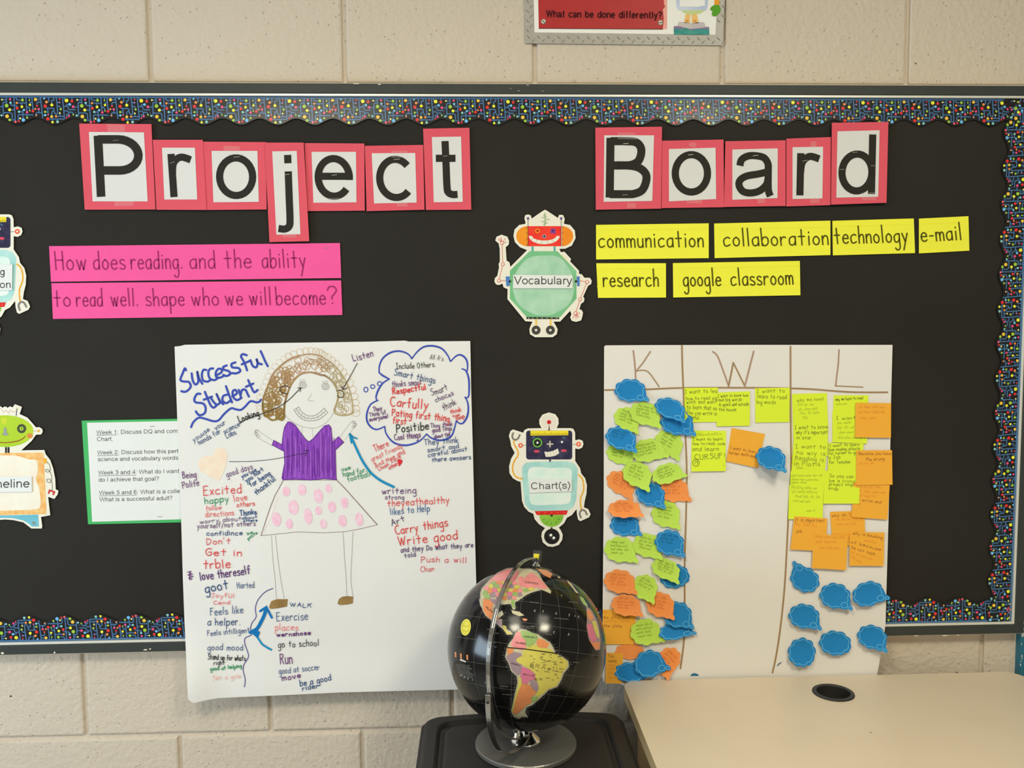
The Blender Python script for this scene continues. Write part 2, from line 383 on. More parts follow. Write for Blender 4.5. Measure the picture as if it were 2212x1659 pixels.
# the blocks cut short by the teal post are built to fit
for k in range(-3, 11):
    z = zj+BH*(k+.5)
    if z-BH/2 < -.02 or z+BH/2 > CEIL+.02: continue
    base = course(k)
    i = math.floor((X_TEAL-base)/BW); xa = base+i*BW+JT/2; xb = X_TEAL+.01
    if xb-xa > .02:
        mb = MB(); mb.box((xa, 0, z-BH/2+JT/2), (xb, .008, z+BH/2-JT/2), M_WALL)
        b = mb.build('block', parent=wall, bevel=.003)
WS = (DIST+.010)/DIST                     # the wall face stands 10 mm behind the plane the board's parts are measured from
wall.location = CP+(wall.location-CP)*WS; wall.scale = (WS, WS, WS)
mb = MB(); mb.box((X0-.3, YB-.2, -.1), (X1+.2, .1, 0), M_FLOOR); structure(mb.build('floor'))
mb = MB(); mb.box((X0-.3, YB-.2, CEIL), (X1+.2, .1, CEIL+.1), M_CEIL); structure(mb.build('ceiling'))
mb = MB(); mb.box((X0-.1, YB, 0), (X1+.1, YB-.1, CEIL), M_PLAIN); structure(mb.build('wall_front'))
mb = MB(); mb.box((X1, YB, 0), (X1+.1, .05, CEIL), M_PLAIN); structure(mb.build('wall_right'))
mb = MB(); y0, y1, z0, z1 = WIN
mb.box((X0-.1, YB, 0), (X0, y0, CEIL), M_PLAIN); mb.box((X0-.1, y1, 0), (X0, .05, CEIL), M_PLAIN)
mb.box((X0-.1, y0, 0), (X0, y1, z0), M_PLAIN); mb.box((X0-.1, y0, z1), (X0, y1, CEIL), M_PLAIN); structure(mb.build('wall_left'))
M_FRAME = mat('window_white', (220, 220, 215), rough=.5)
mb = MB(); mb.box((X0-.07, y0, z0), (X0-.01, y0+.04, z1), M_FRAME); mb.box((X0-.07, y1-.04, z0), (X0-.01, y1, z1), M_FRAME)
mb.box((X0-.07, y0, z0), (X0-.01, y1, z0+.04), M_FRAME); mb.box((X0-.07, y0, z1-.04), (X0-.01, y1, z1), M_FRAME)
mb.box((X0-.07, (y0+y1)/2-.02, z0), (X0-.01, (y0+y1)/2+.02, z1), M_FRAME)
wn = structure(mb.build('window_1'))
mg = bpy.data.materials.new('window_daylight'); mg.use_nodes = True; nt = mg.node_tree
b = nt.nodes['Principled BSDF']; b.inputs['Base Color'].default_value = (.5, .6, .7, 1); b.inputs['Emission Color'].default_value = (.7, .84, 1, 1); b.inputs['Emission Strength'].default_value = 2.0
mb = MB(); mb.box((X0-.045, y0+.03, z0+.03), (X0-.035, y1-.03, z1-.03), mg); mb.build('pane', parent=wn)
ml = bpy.data.materials.new('lamp_diffuser'); ml.use_nodes = True; b = ml.node_tree.nodes['Principled BSDF']
b.inputs['Emission Color'].default_value = (1, .93, .8, 1); b.inputs['Emission Strength'].default_value = 3.0
for i, (lx, ly) in enumerate(LAMPS):
    e = empty('ceiling_light', (lx, ly, CEIL)); tag(e, ['square ceiling light over the student poster side', 'square ceiling light over the desk side', 'rear square ceiling light on the window side', 'rear square ceiling light on the desk side'][i], 'light', 'ceiling lights')
    mb = MB()
    for a, b_, c, d in ((-.31, -.31, .31, -.28), (-.31, .28, .31, .31), (-.31, -.28, -.28, .28), (.28, -.28, .31, .28)):
        mb.box((lx+a, ly+b_, CEIL-.03), (lx+c, ly+d, CEIL), M_FRAME)
    mb.build('light_frame', parent=e)
    mb = MB(); mb.box((lx-.28, ly-.28, CEIL-.022), (lx+.28, ly+.28, CEIL-.002), ml); mb.build('diffuser', parent=e)
mb = MB(); HOLE = mat('dark_hole', (40, 32, 26), rough=.9)
for x, y, r in ((23,1504,2.2),(209,1498,1.1),(2067,1453,1.9),(1978,137,1.6),(345,12,1.2)): mb.add([P(*p, .0012) for p in ell(x, y, r, r*.8, 8)], [tuple(range(7, -1, -1))], HOLE)
mb.build('small_holes', parent=wall)['kind'] = 'stuff'
# teal post at the right end of the block wall, paint chipped along its edge
M_TEAL = mat('teal_paint', (32, 98, 122), rough=.45, var=.12, vscale=14, spec=.4)
M_CHIP = mat('old_white_paint', (215, 208, 190), rough=.8)
mb = MB(); mb.box((X_TEAL, -.008, 0), (X_TEAL+.11, .02, CEIL), M_TEAL); tr = structure(mb.build('trim_1', bevel=.003))
mb = MB()
for i in range(16):
    z = random.uniform(.72, .92); n = random.randint(5, 7); r = random.uniform(.0015, .005)
    c = [(random.uniform(-.002, .006)*1.0, z)]*1
    cx = X_TEAL+random.uniform(.0, .006); vs = [Vector((cx+r*.6*math.cos(6.283*t/n)*random.uniform(.5, 1), -.0083, z+r*1.5*math.sin(6.283*t/n)*random.uniform(.5, 1))) for t in range(n)]
    mb.add(vs, [tuple(range(n))], M_CHIP)
mb.build('paint_chips', parent=tr)['kind'] = 'stuff'

# ================================================================== the board
M_DARK = mat('frame_charcoal', (52, 56, 55), rough=.5, var=.05, vscale=30, spec=.28)
M_BEAD = mat('frame_aluminium', (215, 215, 208), rough=.35, metal=.35, spec=.5)
M_BLACK = mat('black_paper', (39, 37, 34), rough=.75, spec=.16, var=.12, vscale=2.2, bump=.05, bscale=30)
xr = P(2210, 1372, 0.02).x; xl = xr-2.44
zt = P(1106, 181.0, .022).z; zb = P(1106, 1391.5, .022).z
board = empty('bulletin_board', ((xl+xr)/2, 0, zb)); tag(board, 'wide wall board covered in black paper, charcoal metal frame round it', 'bulletin board')
F1, F2 = .021, .026
def rail(a, b, mt, name, bev=.0015): mb = MB(); mb.box(a, b, mt); return mb.build(name, parent=board, bevel=bev)
rail((xl, -.022, zt-F1), (xr, .010, zt), M_DARK, 'frame_rail'); rail((xl, -.022, zb), (xr, .010, zb+F1), M_DARK, 'frame_rail')
rail((xr-F1, -.0218, zb+F1), (xr, .010, zt-F1), M_DARK, 'frame_rail'); rail((xl, -.0218, zb+F1), (xl+F1, .010, zt-F1), M_DARK, 'frame_rail')
rail((xl+F1, -.0205, zt-F2), (xr-F1, -.005, zt-F1), M_BEAD, 'frame_bead', .001); rail((xl+F1, -.0205, zb+F1), (xr-F1, -.005, zb+F2), M_BEAD, 'frame_bead', .001)
rail((xr-F2, -.0200, zb+F2), (xr-F1, -.005, zt-F2), M_BEAD, 'frame_bead', .001); rail((xl+F1, -.0200, zb+F2), (xl+F2, -.005, zt-F2), M_BEAD, 'frame_bead', .001)
M_CAULK = mat('caulk', (225, 218, 200), rough=.7)
rail((xl, -.0185, zt), (xr, .010, zt+.0016), M_CAULK, 'caulk_line', 0); rail((xl, -.0185, zb-.0016), (xr, .010, zb), M_CAULK, 'caulk_line', 0)
mb = MB(); mb.box((xl+F1, -.012, zb+F1), (xr-F1, -.002, zt-F1), M_BLACK); mb.build('black_backing_paper', parent=board)
# scuffs of pale paint on the frame
mb = MB(); SF = surf(.0223)
def scuff(x, y, w, h, n=7):
    p = [(x+w*.5*math.cos(6.283*t/n)*random.uniform(.4, 1), y+h*.5*math.sin(6.283*t/n)*random.uniform(.5, 1)) for t in range(n)]
    mb.add([SF(*q) for q in p], [tuple(range(n))][::1], M_CAULK)
for x, y, w_, h_ in ((5, 1411, 12, 5), (118, 1409.5, 6, 6), (315, 1403.5, 14, 4), (324, 1402, 8, 3), (820, 182.5, 12, 2.2), (770, 181, 20, 1.5), (1103, 191, 6, 1), (1120, 196, 8, 1), (1140, 184, 10, 1.3), (1172, 196.5, 9, .8), (1980, 1373.5, 16, 2), (2040, 1373, 22, 2.3), (2070, 1372, 8, 2)):
    scuff(x, y, w_, h_)
o = mb.build('paint_scuffs', parent=board); o['kind'] = 'stuff'

# ---- scalloped border strips printed with a circuit pattern
CB = (66, 110, 158)
COLS = dict(y=(245, 232, 60), p=(238, 222, 130), g=(150, 190, 60), o=(232, 140, 70), r=(215, 50, 50), m=(215, 75, 130), k=(222, 95, 115), c=(120, 190, 220), t=(125, 190, 185), a=(240, 185, 70), v=(130, 105, 160), n=(215, 160, 120), u=(105, 175, 225))
DOTS = "60,175,25,p 285,165,32,m 295,260,33,c 183,342,52,g 468,265,32,o 628,185,40,g 607,372,38,y 262,458,42,y 475,412,40,r 822,188,22,g 833,318,34,y 992,168,44,a 1027,348,28,r 1073,435,34,m 983,433,26,o 912,492,40,r 748,525,36,m 824,480,22,g 665,460,30,c 525,512,34,t 30,615,30,t 188,640,52,a 258,742,40,g 420,795,34,k 512,778,30,r 553,700,27,p 640,745,50,u 747,680,30,g 1002,612,25,n 1232,140,24,c 1295,238,38,o 1257,352,48,r 1443,320,42,y 1668,160,22,r 1660,248,28,v 1687,437,32,g 1253,513,32,g 1253,607,32,c 1332,595,22,k 1660,547,24,p 1432,648,40,a 1553,640,32,o 1322,712,48,r 1452,805,34,y 1590,793,38,t 1857,193,52,y 2008,210,40,r 1943,302,38,u 2037,367,40,m 1910,630,32,m 1845,682,24,r 2033,590,24,g"
DOTS = [(float(a), float(b), float(c), d) for a, b, c, d in (t.split(',') for t in DOTS.split())]
LINES = "85,175 150,175|180,95 180,290|165,245 95,245 80,270 80,620 30,615|0,370 75,370|90,540 290,540 330,580 330,700|390,95 410,740 300,742|410,740 420,795|295,260 295,310 330,330 440,335 475,370 475,400|310,458 400,458|450,95 455,160 490,185 560,185|628,95 628,150|500,265 700,265|600,265 605,340|720,95 740,480 748,500|750,380 790,385 820,420 824,460|822,95 822,170|890,95 910,440 912,470|833,300 840,250 890,250|920,430 960,430|1040,165 1130,165|1130,95 1180,690|1130,240 1050,240 1025,270 1027,330|665,460 630,470 630,700|560,512 620,512|512,778 500,720 500,610 540,590 910,600|745,600 747,660|1002,612 995,560 1030,535 1160,540|1075,440 1075,530|1232,140 1290,95|1355,95 1360,210 1320,240|1500,95 1495,180 1440,200 1440,290|1570,95 1600,540 1580,580 1530,570 1500,520 1495,430 1460,410 1290,410 1257,380|1325,420 1332,580|1290,513 1325,513|1190,607 1253,607|1432,630 1432,530 1460,495 1500,490|1668,95 1668,150|1600,248 1650,248|1600,350 1650,350 1680,385 1687,420|1740,95 1785,700 1750,715 1380,712|1452,720 1452,790|1585,720 1590,780|1590,640 1760,640|1660,560 1665,640|1790,95 1800,160|2008,95 2008,190|1770,355 1840,355 1860,305 1920,300|1860,345 1890,370 1900,430 1930,448 2090,448|1775,485 1870,485 1900,520 2000,520 2030,560 2033,580|1900,520 1910,620|1905,570 1845,590 1845,670|2095,540 2095,540"
LINES = [[tuple(map(float, p.split(','))) for p in s.split()] for s in LINES.split('|')]
TL = .1539; TU = 2095.; US = TL/TU     # tile length in metres, in drawing units, metres per unit
M_TRIM = mat('trim_black', (30, 29, 31), rough=.3, bump=.16, bscale=12, spec=.32)
def gink(c): return mat('glossy_ink_%d_%d_%d' % c, c, rough=.3, bump=.16, bscale=12, spec=.32)
def border(origin, along, inward, u0, u1, label, dep=.0138):
    """strip that starts at origin, runs along, scallops point inward; u in drawing units"""
    root = empty('border_trim', origin); tag(root, label, 'border trim', 'circuit pattern border trims')
    o = Vector(origin); al = Vector(along); inn = Vector(inward)
    def sf(u, v, e=0.):
        p = o+al*(u*US)+inn*((v-70)*US); p.y = -(dep+.0005+.0030*max(0, (v-90)/800)**1.5*(.55+.45*math.sin(u*US*13+math.sin(u*US*5)*2))+e); return p
    flip = al.cross(inn).y < 0
    mb = MB(); n = int((u1-u0)/52); vs = []; fs = []
    rows = [60, 330, 600, None]
    for i in range(n+1):
        u = u0+(u1-u0)*i/n; edge = 775-90*math.cos(2*math.pi*((u-1000)/1047.5)) if True else 0
        for r in rows: vs.append(sf(u, r if r else edge))
    for i in range(n):
        for r in range(3):
            a = 4*i+r; f = (a, a+4, a+5, a+1); fs.append(f if flip else f[::-1])
    mb.add(vs, fs, M_TRIM); mb.build('trim_strip', parent=root)
    mb = MB(); ml_ = gink(CB)
    for k in range(math.floor(u0/TU), math.ceil(u1/TU)):
        ko = k*TU
        for s in LINES:
            q = [(x+ko, y) for x, y in s]
            if q[0][0] < u0 or q[-1][0] > u1 or q[0][0] > u1 or q[-1][0] < u0: continue
            ribbon(mb, q, 29, sf, ml_, 1, cap=True, step=300)
    ribbon(mb, [(u0, 95), (u1, 95)], 40, sf, ml_, 1, cap=False, step=300)
    mb.build('circuit_lines', parent=root)
    mb = MB()
    for k in range(math.floor(u0/TU), math.ceil(u1/TU)):
        for x, y, r, c in DOTS:
            if u0+r < x+k*TU < u1-r: disc(mb, x+k*TU, y, r, sf, gink(COLS[c]), 3, n=12, mx=1e9) if r < 8 else mb.add([sf(*p, 3*LAY) for p in ell(x+k*TU, y, r, r, 12)], [tuple(range(11, -1, -1))], gink(COLS[c]))
    mb.build('printed_dots', parent=root)
    return root
a = P(14, 205, .0138)                       # a tile's green dot sits at u = 183
zt_in, zb_in = zt-F2-.0005, zb+F2+.0005
ox = a.x-183*US
border((ox, 0, zt_in), (1, 0, 0), (0, 0, -1), (xl+F2-ox)/US, (xr-F2-ox)/US, 'scalloped circuit-print border strip along the top of the board')
a = P(2188, 265, .0138)
border((xr-F2-.0005, 0, P(2186, 265, .0138).z+188*US), (0, 0, -1), (-1, 0, 0), (P(2186, 265, .0138).z+188*US-zt_in)/US, (P(2186, 265, .0138).z+188*US-zb_in)/US, 'scalloped circuit-print border strip down the right side', .0143)
a = P(4, 1372, .0138)                       # rotated half a turn along the bottom: green dot
ox = a.x+183*US
border((ox, 0, zb_in), (-1, 0, 0), (0, 0, 1), -(xr-F2-ox)/US, -(xl+F2-ox)/US, 'scalloped circuit-print border strip along the bottom of the board')
border((xl+F2+.0005, 0, zb_in), (0, 0, 1), (1, 0, 0), 0, (zt_in-zb_in)/US, 'scalloped circuit-print border strip down the left side', .0143)
# ================================================================== lettering cards
M_PINK = pap('pink_card', (208, 84, 100)); M_WHITE = pap('white_paper', (205, 205, 206), var=.012)
M_INKB = ink((40, 38, 34)); M_STAPLE = mat('staple_metal', (190, 190, 185), rough=.3, metal=.9, raw=True)
mt_ = bpy.data.materials.new('clear_tape'); mt_.use_nodes = True; b = mt_.node_tree.nodes['Principled BSDF']
b.inputs['Roughness'].default_value = .22; b.inputs['Alpha'].default_value = .12; b.inputs['Base Color'].default_value = (.95, .93, .9, 1); M_TAPE = mt_
def warp(poly, amp=.0):
    return poly
def staple(parent, x, y, l, ang_, sf, e):
    mb = MB(); dx, dy = l/2*math.cos(ang_), l/2*math.sin(ang_)
    ribbon(mb, [(x-dx, y-dy), (x+dx, y+dy)], 1.0, lambda a, b, c=0: sf(a, b, e), M_STAPLE, 0, cap=False)
    mb.build('staple', parent=parent)
def tape(parent, x, y, w_, h_, sf, e):
    mb = MB(); j = lambda: random.uniform(-.12, .12)
    p = [(x-w_/2*(1+j()), y-h_/2*(1+j())), (x+w_/2*(1+j()), y-h_/2*(1+j())), (x+w_/2*(1+j()), y+h_/2*(1+j())), (x-w_/2*(1+j()), y+h_/2*(1+j()))]
    mb.add([sf(q[0], q[1], e+random.uniform(0, .0006)) for q in p], [(3, 2, 1, 0)], M_TAPE); mb.build('clear_tape', parent=parent)
CARDS = [  # letter, outer quad, inner quad, ink quad, stroke px, staples, tapes, which
('P', [(171,267),(327,268),(336,452.5),(183,453)], [(192,285),(311,286),(319,435),(200,435)], [(203,293),(305,293),(312,425),(210,425)], 18.5, [(250,303,12,-.1)], [(252,277,40,16),(268,440,40,10)], 'P, first and widest card of its word'),
('r', [(330,302),(438,302),(446,453.5),(338,453)], [(350,319),(421,319),(426,431),(355,431)], [(361,331),(413,331),(418,425.6),(368,425.6)], 15.5, [(372,351,11,-.3)], [], 'r, between P and o'),
('o', [(438,306),(575,307),(576,452.5),(444,453.5)], [(457,326),(556,326),(559,436),(461,437)], [(466,333),(553,333),(554,430.6),(467,430.6)], 15.5, [(511,339,13,-.1)], [(500,324,34,16)], 'o, between r and j'),
('j', [(572,308),(656,308),(668,521),(582,523)], [(588,327),(641,326),(649,506),(597,507)], [(596,334.6),(629,334.6),(635.5,502),(601,502)], 15.5, [(620,377,11,-.1)], [(625,508,30,10)], 'j, hanging lower than the rest'),
('e', [(658,309),(787,310),(788,455),(664,456)], [(673,328),(769,328),(770,437),(677,438)], [(679,334.5),(763,334.5),(766,432),(681,432)], 15.5, [(722,378,11,-.1)], [(718,434,30,12)], 'e, between j and c'),
('c', [(788,315),(914,313),(917,453),(792,456)], [(803,331),(897,330.5),(900,437.5),(808,439.5)], [(811.5,336),(889,336),(894,435),(813.5,435)], 15.5, [(857,344,14,-.1)], [(862,333,34,14),(868,440,24,12)], 'c, between e and t'),
('t', [(914,278),(1014,276),(1018,453),(920,453.5)], [(933,296),(996,295),(999.6,436),(937,437)], [(940,302),(984,302),(990.5,427.6),(944.5,427.6)], 15.5, [(962,337,10,-.1)], [], 't, last and tallest card of its word'),
('B', [(1286,275.7),(1430,273.7),(1428,450.6),(1287,453)], [(1305.4,292.4),(1412.8,292.4),(1409,434),(1304,436)], [(1311.5,297.8),(1404,297.8),(1404,426.6),(1309.5,426.6)], 17.5, [(1352,310,12,-.1),(1350,421,11,-.05)], [(1355,294,38,14),(1364,444,18,10)], 'B, first and widest card of its word'),
('o', [(1430,304),(1563,301.4),(1564,447.6),(1429,449.5)], [(1445,322),(1545.6,319),(1547,430),(1445,435)], [(1451,326),(1536,326),(1536,423),(1451,423)], 15.5, [(1492,334,11,-.1)], [(1496,313,16,10),(1500,434,34,10)], 'o, between B and a'),
('a', [(1567,305),(1697,303),(1697,445),(1564,447)], [(1582,323),(1680,320.5),(1679.5,428),(1582,431.6)], [(1588.4,328),(1672,328),(1672,425),(1588.4,425)], 15.5, [(1632,336,12,-.1)], [(1644,433,16,12)], 'a, between o and r'),
('r', [(1698.5,299.5),(1795,296),(1794,443),(1698.5,446)], [(1712,318),(1778,317),(1776.5,428.6),(1712,430)], [(1722,329.5),(1772,329.5),(1770,422),(1720,422)], 15.5, [(1739,347,11,-.2)], [(1757,312,12,14),(1760,433,20,12)], 'r, between a and d'),
('d', [(1797,265.3),(1919,263.3),(1915,438),(1795,442)], [(1809,283.7),(1900,281.4),(1897,425),(1806.6,427)], [(1812.5,290.4),(1893,290.4),(1890,421),(1810.5,421)], 15.5, [(1819,366,11,0),(1886,358,9,0),(1847,329,11,-.1)], [(1876,424,30,16)], 'd, last card, overlapping the border strip'),
]
for i, (ch, out, inn, iq, wd, st, tp, wh) in enumerate(CARDS):
    word = 'the word Project' if i < 7 else 'the word Board'
    D0 = .0165+(i % 2)*.0009 + (.0024 if ch in 'jd' else 0)
    cy = (out[0][1]+out[2][1])/2; cx = (out[0][0]+out[1][0])/2; hw = (out[1][0]-out[0][0])/2
    df = lambda x, y, D0=D0, cx=cx, hw=hw: D0+.0018*((x-cx)/hw)**2*.6
    sf = surf(df)
    mb = MB(); sheet(mb, out, sf, M_PINK, .0004, 20); o = mb.build('letter_card')
    tag(o, 'pink-backed letter card in %s: %s' % (word, wh), 'letter card', 'cards of '+word)
    s2 = surf(df, .0007); mb = MB(); sheet(mb, inn, s2, M_WHITE, .0003, 20); mb.build('white_card', parent=o)
    mb = MB(); arial_glyph(mb, ch, iq, wd, s2, M_INKB, 2); mb.build('letter', parent=o)
    for s in st: staple(o, *s, s2, .0009)
    for t in tp: tape(o, *t, s2, .0012)

# ---------------------------------------------------------------- hot pink question strips
M_HOT = pap('hot_pink_paper', (252, 86, 152)); M_RULE = mat('rule_pink', (240, 90, 160)); I_MAR = ink((148, 42, 96))
D = surf(.0140)
def strip(quad, label, cat, mtp, words, inkc, w_, cap, xh, group, rules=None, off=0.):
    sf = surf(.0146+off); mb = MB(); sheet(mb, quad, sf, mtp, .0004, 40); o = mb.build('sentence_strip' if cat == 'paper strip' else 'word_card')
    tag(o, label, cat, group)
    if rules:
        mb = MB()
        for a, b in rules: ribbon(mb, [a, b], .9, sf, RULEM, 1, cap=False)
        mb.build('ruled_lines', parent=o)
    for wtext, a, b in words:
        mb = MB(); hand(mb, wtext, a, b, cap, w_, sf, inkc, .25, 2, xh=xh, slant=-.06); mb.build('handwriting', parent=o)
    return o
RULEM = M_RULE
def bl(y0, x0, y1, x1): return lambda x: y0+(y1-y0)*(x-x0)/(x1-x0)
B1 = bl(582.5, 120, 577.5, 660); B2 = bl(661.8, 120, 657.3, 700)
W = lambda B, t, a, b: (t, (a, B(a)), (b, B(b)))
strip([(106,531.7),(734.3,525),(737,600.5),(110,608.7)], 'upper hot pink strip starting with the words How does reading', 'paper strip', M_HOT,
      [W(B1,'How',121,186), W(B1,'does',203,270), W(B1,'reading.',284,394), W(B1,'and',411,464), W(B1,'the',486,542), W(B1,'ability',567,660)], I_MAR, 3.0, 39, 20.5, 'hot pink question strips')
o = strip([(111,611.8),(736.7,605.7),(739.6,680.4),(114.3,689)], 'lower hot pink strip ending with the word become and a question mark', 'paper strip', M_HOT,
      [W(B2,'to',117,152), W(B2,'read',166,221), W(B2,'well.',241,298), W(B2,'shape',316,398), W(B2,'who',415,472), W(B2,'we',488,524), W(B2,'will',540,585), W(B2,'become',598,703), W(B2,'?',710,729)], I_MAR, 3.0, 38, 19, 'hot pink question strips')
staple(o, 706, 535.5, 11, -.05, surf(.0148), .0004)
# ---------------------------------------------------------------- yellow vocabulary cards
M_YEL = pap('yellow_card', (243, 236, 68)); I_OLV = ink((78, 74, 16)); RULEM = mat('rule_yellow', (228, 218, 62))
G = 'yellow vocabulary word cards'
def ycard(quad, label, words, r1, r2):
    x0, x1 = quad[0][0]+1, quad[1][0]-1
    strip(quad, label, 'word card', M_YEL, words, I_OLV, 3.1, 37.5, 18.5, G, rules=[((x0, r1[0]), (x1, r1[1])), ((x0, r2[0]), (x1, r2[1]))])
ycard([(1287.5,485.7),(1531,482.4),(1531,557.6),(1287.7,560.5)], 'yellow word card reading communication', [('communication', (1294,534.3), (1519,533))], (497,494), (535.5,532.5))
ycard([(1542.6,482.8),(1793.8,476.6),(1793.8,551),(1543.7,557.6)], 'yellow word card reading collaboration', [('collaboration', (1564,531.6), (1789,528.3))], (495,490), (534,528))
ycard([(1798,477),(1973.9,471.9),(1976.7,546.7),(1799,551.6)], 'yellow word card reading technology', [('technology', (1804,526.2), (1961,522.5))], (489,485), (528,522))
ycard([(1985,472.3),(2092,467),(2094,541.5),(1985,547.4)], 'smallest yellow word card, reading e-mail, beside the right border', [('e-mail', (1991,521.6), (2077,517.4))], (484,480), (523,517))
ycard([(1288,568.7),(1438.5,568.5),(1438.7,642.8),(1291.8,643.5)], 'yellow word card reading research, below communication', [('research', (1304,618.9), (1422,618))], (580.5,580.5), (618.5,618.5))
ycard([(1453.5,568.3),(1727.8,563.6),(1729,637.7),(1454.3,642.6)], 'widest yellow word card, two words ending in classroom', [('google', (1477,617.8), (1557,616.8)), ('classroom', (1580,616.5), (1713,614))], (579.5,575), (617.5,612))
# ---------------------------------------------------------------- green backed schedule, half behind the student poster
M_GRN = pap('green_paper', (72, 170, 99)); I_GREY = ink((92, 92, 94))
g0 = surf(.0138); mb = MB(); sheet(mb, [(176.3,908.7),(470,903),(484,1126.5),(190.2,1132.6)], g0, M_GRN, .0004, 40)
o = mb.build('schedule_sheet'); tag(o, 'green-backed white sheet listing weeks, half behind the student poster', 'paper sheet')
g1 = surf(.0148); mb = MB(); sheet(mb, [(188,913.2),(462,908),(474,1119.5),(199,1127.2)], g1, pap('bright_white_paper', (214, 217, 218), var=.012), .0003, 40); mb.build('white_sheet', parent=o)
mb = MB(); A = lambda t, a, b: arial(mb, t, a, b, 8.9, 1.15, g1, I_GREY, 1)
A('Week 1: Discuss DQ and com', (208,938.6), (384,935)); A('Chart.', (208.9,953), (244.5,952.2))
A('Week 2: Discuss how this pert', (210,982.2), (385.3,978.6)); A('science and vocabulary words', (211,996.6), (385.3,993))
A('Week 3 and 4: What do I want', (212,1025.6), (387,1021.6)); A('do I achieve that goal?', (212.7,1040.8), (344,1038))
A('Week 5 and 6: What is a colle', (214,1069), (389,1065)); A('What is a successful adult?', (215,1083.4), (373,1080))
mb.build('printed_text', parent=o)
mb = MB()
for x0, y0, x1, y1 in ((208,940.5,253,939.5), (210,984.5,256,983.5), (212,1028,294,1026.3), (214,1071.2,295.5,1069.5)): ribbon(mb, [(x0, y0), (x1, y1)], .9, g1, I_GREY, 1, cap=False)
mb.build('underlines', parent=o)
staple(o, 329, 921, 11, 0, g1, .0005); staple(o, 345, 1116, 10, 0, g1, .0005)

# ================================================================== cardboard robots
M_CARDW = pap('cream_card', (220, 217, 206), var=.01)
def wash(name, c1, c2, sc, th=.5, detail=6):
    """mottled two-colour print"""
    mt = mat(name, c1, rough=.75, spec=.2); nt = mt.node_tree; b = nt.nodes['Principled BSDF']
    g = nt.nodes.new('ShaderNodeTexCoord'); n = nt.nodes.new('ShaderNodeTexNoise'); n.inputs['Scale'].default_value = sc; n.inputs['Detail'].default_value = detail
    nt.links.new(g.outputs['Object'], n.inputs['Vector']); r = nt.nodes.new('ShaderNodeValToRGB')
    r.color_ramp.elements[0].position = th-.15; r.color_ramp.elements[1].position = th+.15
    r.color_ramp.elements[0].color = (*alb(c1), 1); r.color_ramp.elements[1].color = (*alb(c2), 1)
    nt.links.new(n.outputs[0], r.inputs[0]); nt.links.new(r.outputs[0], b.inputs['Base Color']); return mt
def part(parent, name, fn):
    mb = MB(); fn(mb); return mb.build(name, parent=parent)
def R_(pts, n=4): return cr(pts, n, closed=True)
# --- robot with octagon body
z = zc(1040, 440, 5.53); rf = surf(lambda x, y: .0150+.0014*smooth(600, 730, y))
out = z((760,72),(735,85),(600,178),(590,140),(555,128),(520,140),(513,180),(525,215),(525,240),(450,255),(395,310),(382,385),(400,460),(460,520),(545,555),(345,755),(335,700),(300,680),(290,520),(325,490),(330,445),(310,395),(240,370),(180,395),(165,440),(205,475),(218,540),(220,690),(205,720),(210,760),(190,860),(160,890),(155,930),(175,965),(210,972),(250,955),(265,1000),(312,1020),(310,1140),(525,1405),(610,1410),(590,1450),(572,1500),(580,1560),(640,1595),(850,1595),(900,1560),(910,1500),(885,1450),(860,1410),(940,1408),(1060,1280),(1075,1320),(1060,1360),(1080,1400),(1130,1412),(1190,1395),(1205,1350),(1213,1300),(1195,1268),(1170,1262),(1190,1195),(1225,1170),(1230,1130),(1215,1110),(1275,980),(1310,960),(1318,920),(1295,885),(1230,885),(1200,845),(1165,835),(1165,800),(1060,690),(1070,660),(990,573),(950,580),(930,540),(1000,538),(1080,500),(1125,410),(1115,320),(1060,255),(985,240),(995,180),(975,135),(930,132),(912,170),(785,85))
mb = MB(); sheet(mb, out, rf, M_CARDW, .0009, 20); rob = mb.build('robot_cutout'); tag(rob, 'cardboard robot with red face and green octagon body, labelled Vocabulary', 'robot cutout', 'cardboard robots on the board')
def f(mb):
    fill(mb, z((553,268),(952,268),(952,508),(553,508)), rf, wash('robot_red', (222, 48, 44), (232, 66, 50), 40), 1)
part(rob, 'face', f)
for sd in (0, 1):
  def f(mb):
    mo = wash('robot_orange', (235, 150, 40), (225, 128, 36), 25)
    if sd == 0: fill(mb, z(*ell(553, 388, 138, 120, 16, 90, 270)), rf, mo, 1)
    else: fill(mb, z(*ell(960, 388, 136, 120, 16, -90, 90)), rf, mo, 1)
    for x in ((535,), (978,))[sd]:
        for y in (285, 352, 422, 492): ribbon(mb, z(*ell(x, y, 10, 12, 6, -90, 90) if x < 700 else ell(x, y, 10, 12, 6, 90, 270)), .6, rf, M_INKB, 3)
  part(rob, 'ear', f)
def f(mb):
    fill(mb, z(*([(565+0, 385)]+[(750+185*math.cos(math.radians(a))*1.0, 385+100*math.sin(math.radians(a))) for a in range(172, 7, -12)]+[(935, 385), (895, 385)]+[(750+145*math.cos(math.radians(a)), 385+55*math.sin(math.radians(a))) for a in range(8, 173, 12)]+[(605, 385)])), rf, M_CARDW, 3)
    for a in (50, 75, 100, 125, 150): ribbon(mb, z((750+187*math.cos(math.radians(a)), 385+100*math.sin(math.radians(a))), (750+147*math.cos(math.radians(a)), 385+57*math.sin(math.radians(a)))), .5, rf, I_GREY, 4)
part(rob, 'mouth', f)
def f(mb):
    fill(mb, z((827, 300), (884, 300), (884, 355), (827, 355)), rf, ink((122, 62, 150)), 3); disc(mb, *z((855, 323))[0], 1.6, rf, M_INKB, 5)
part(rob, 'eye', f)
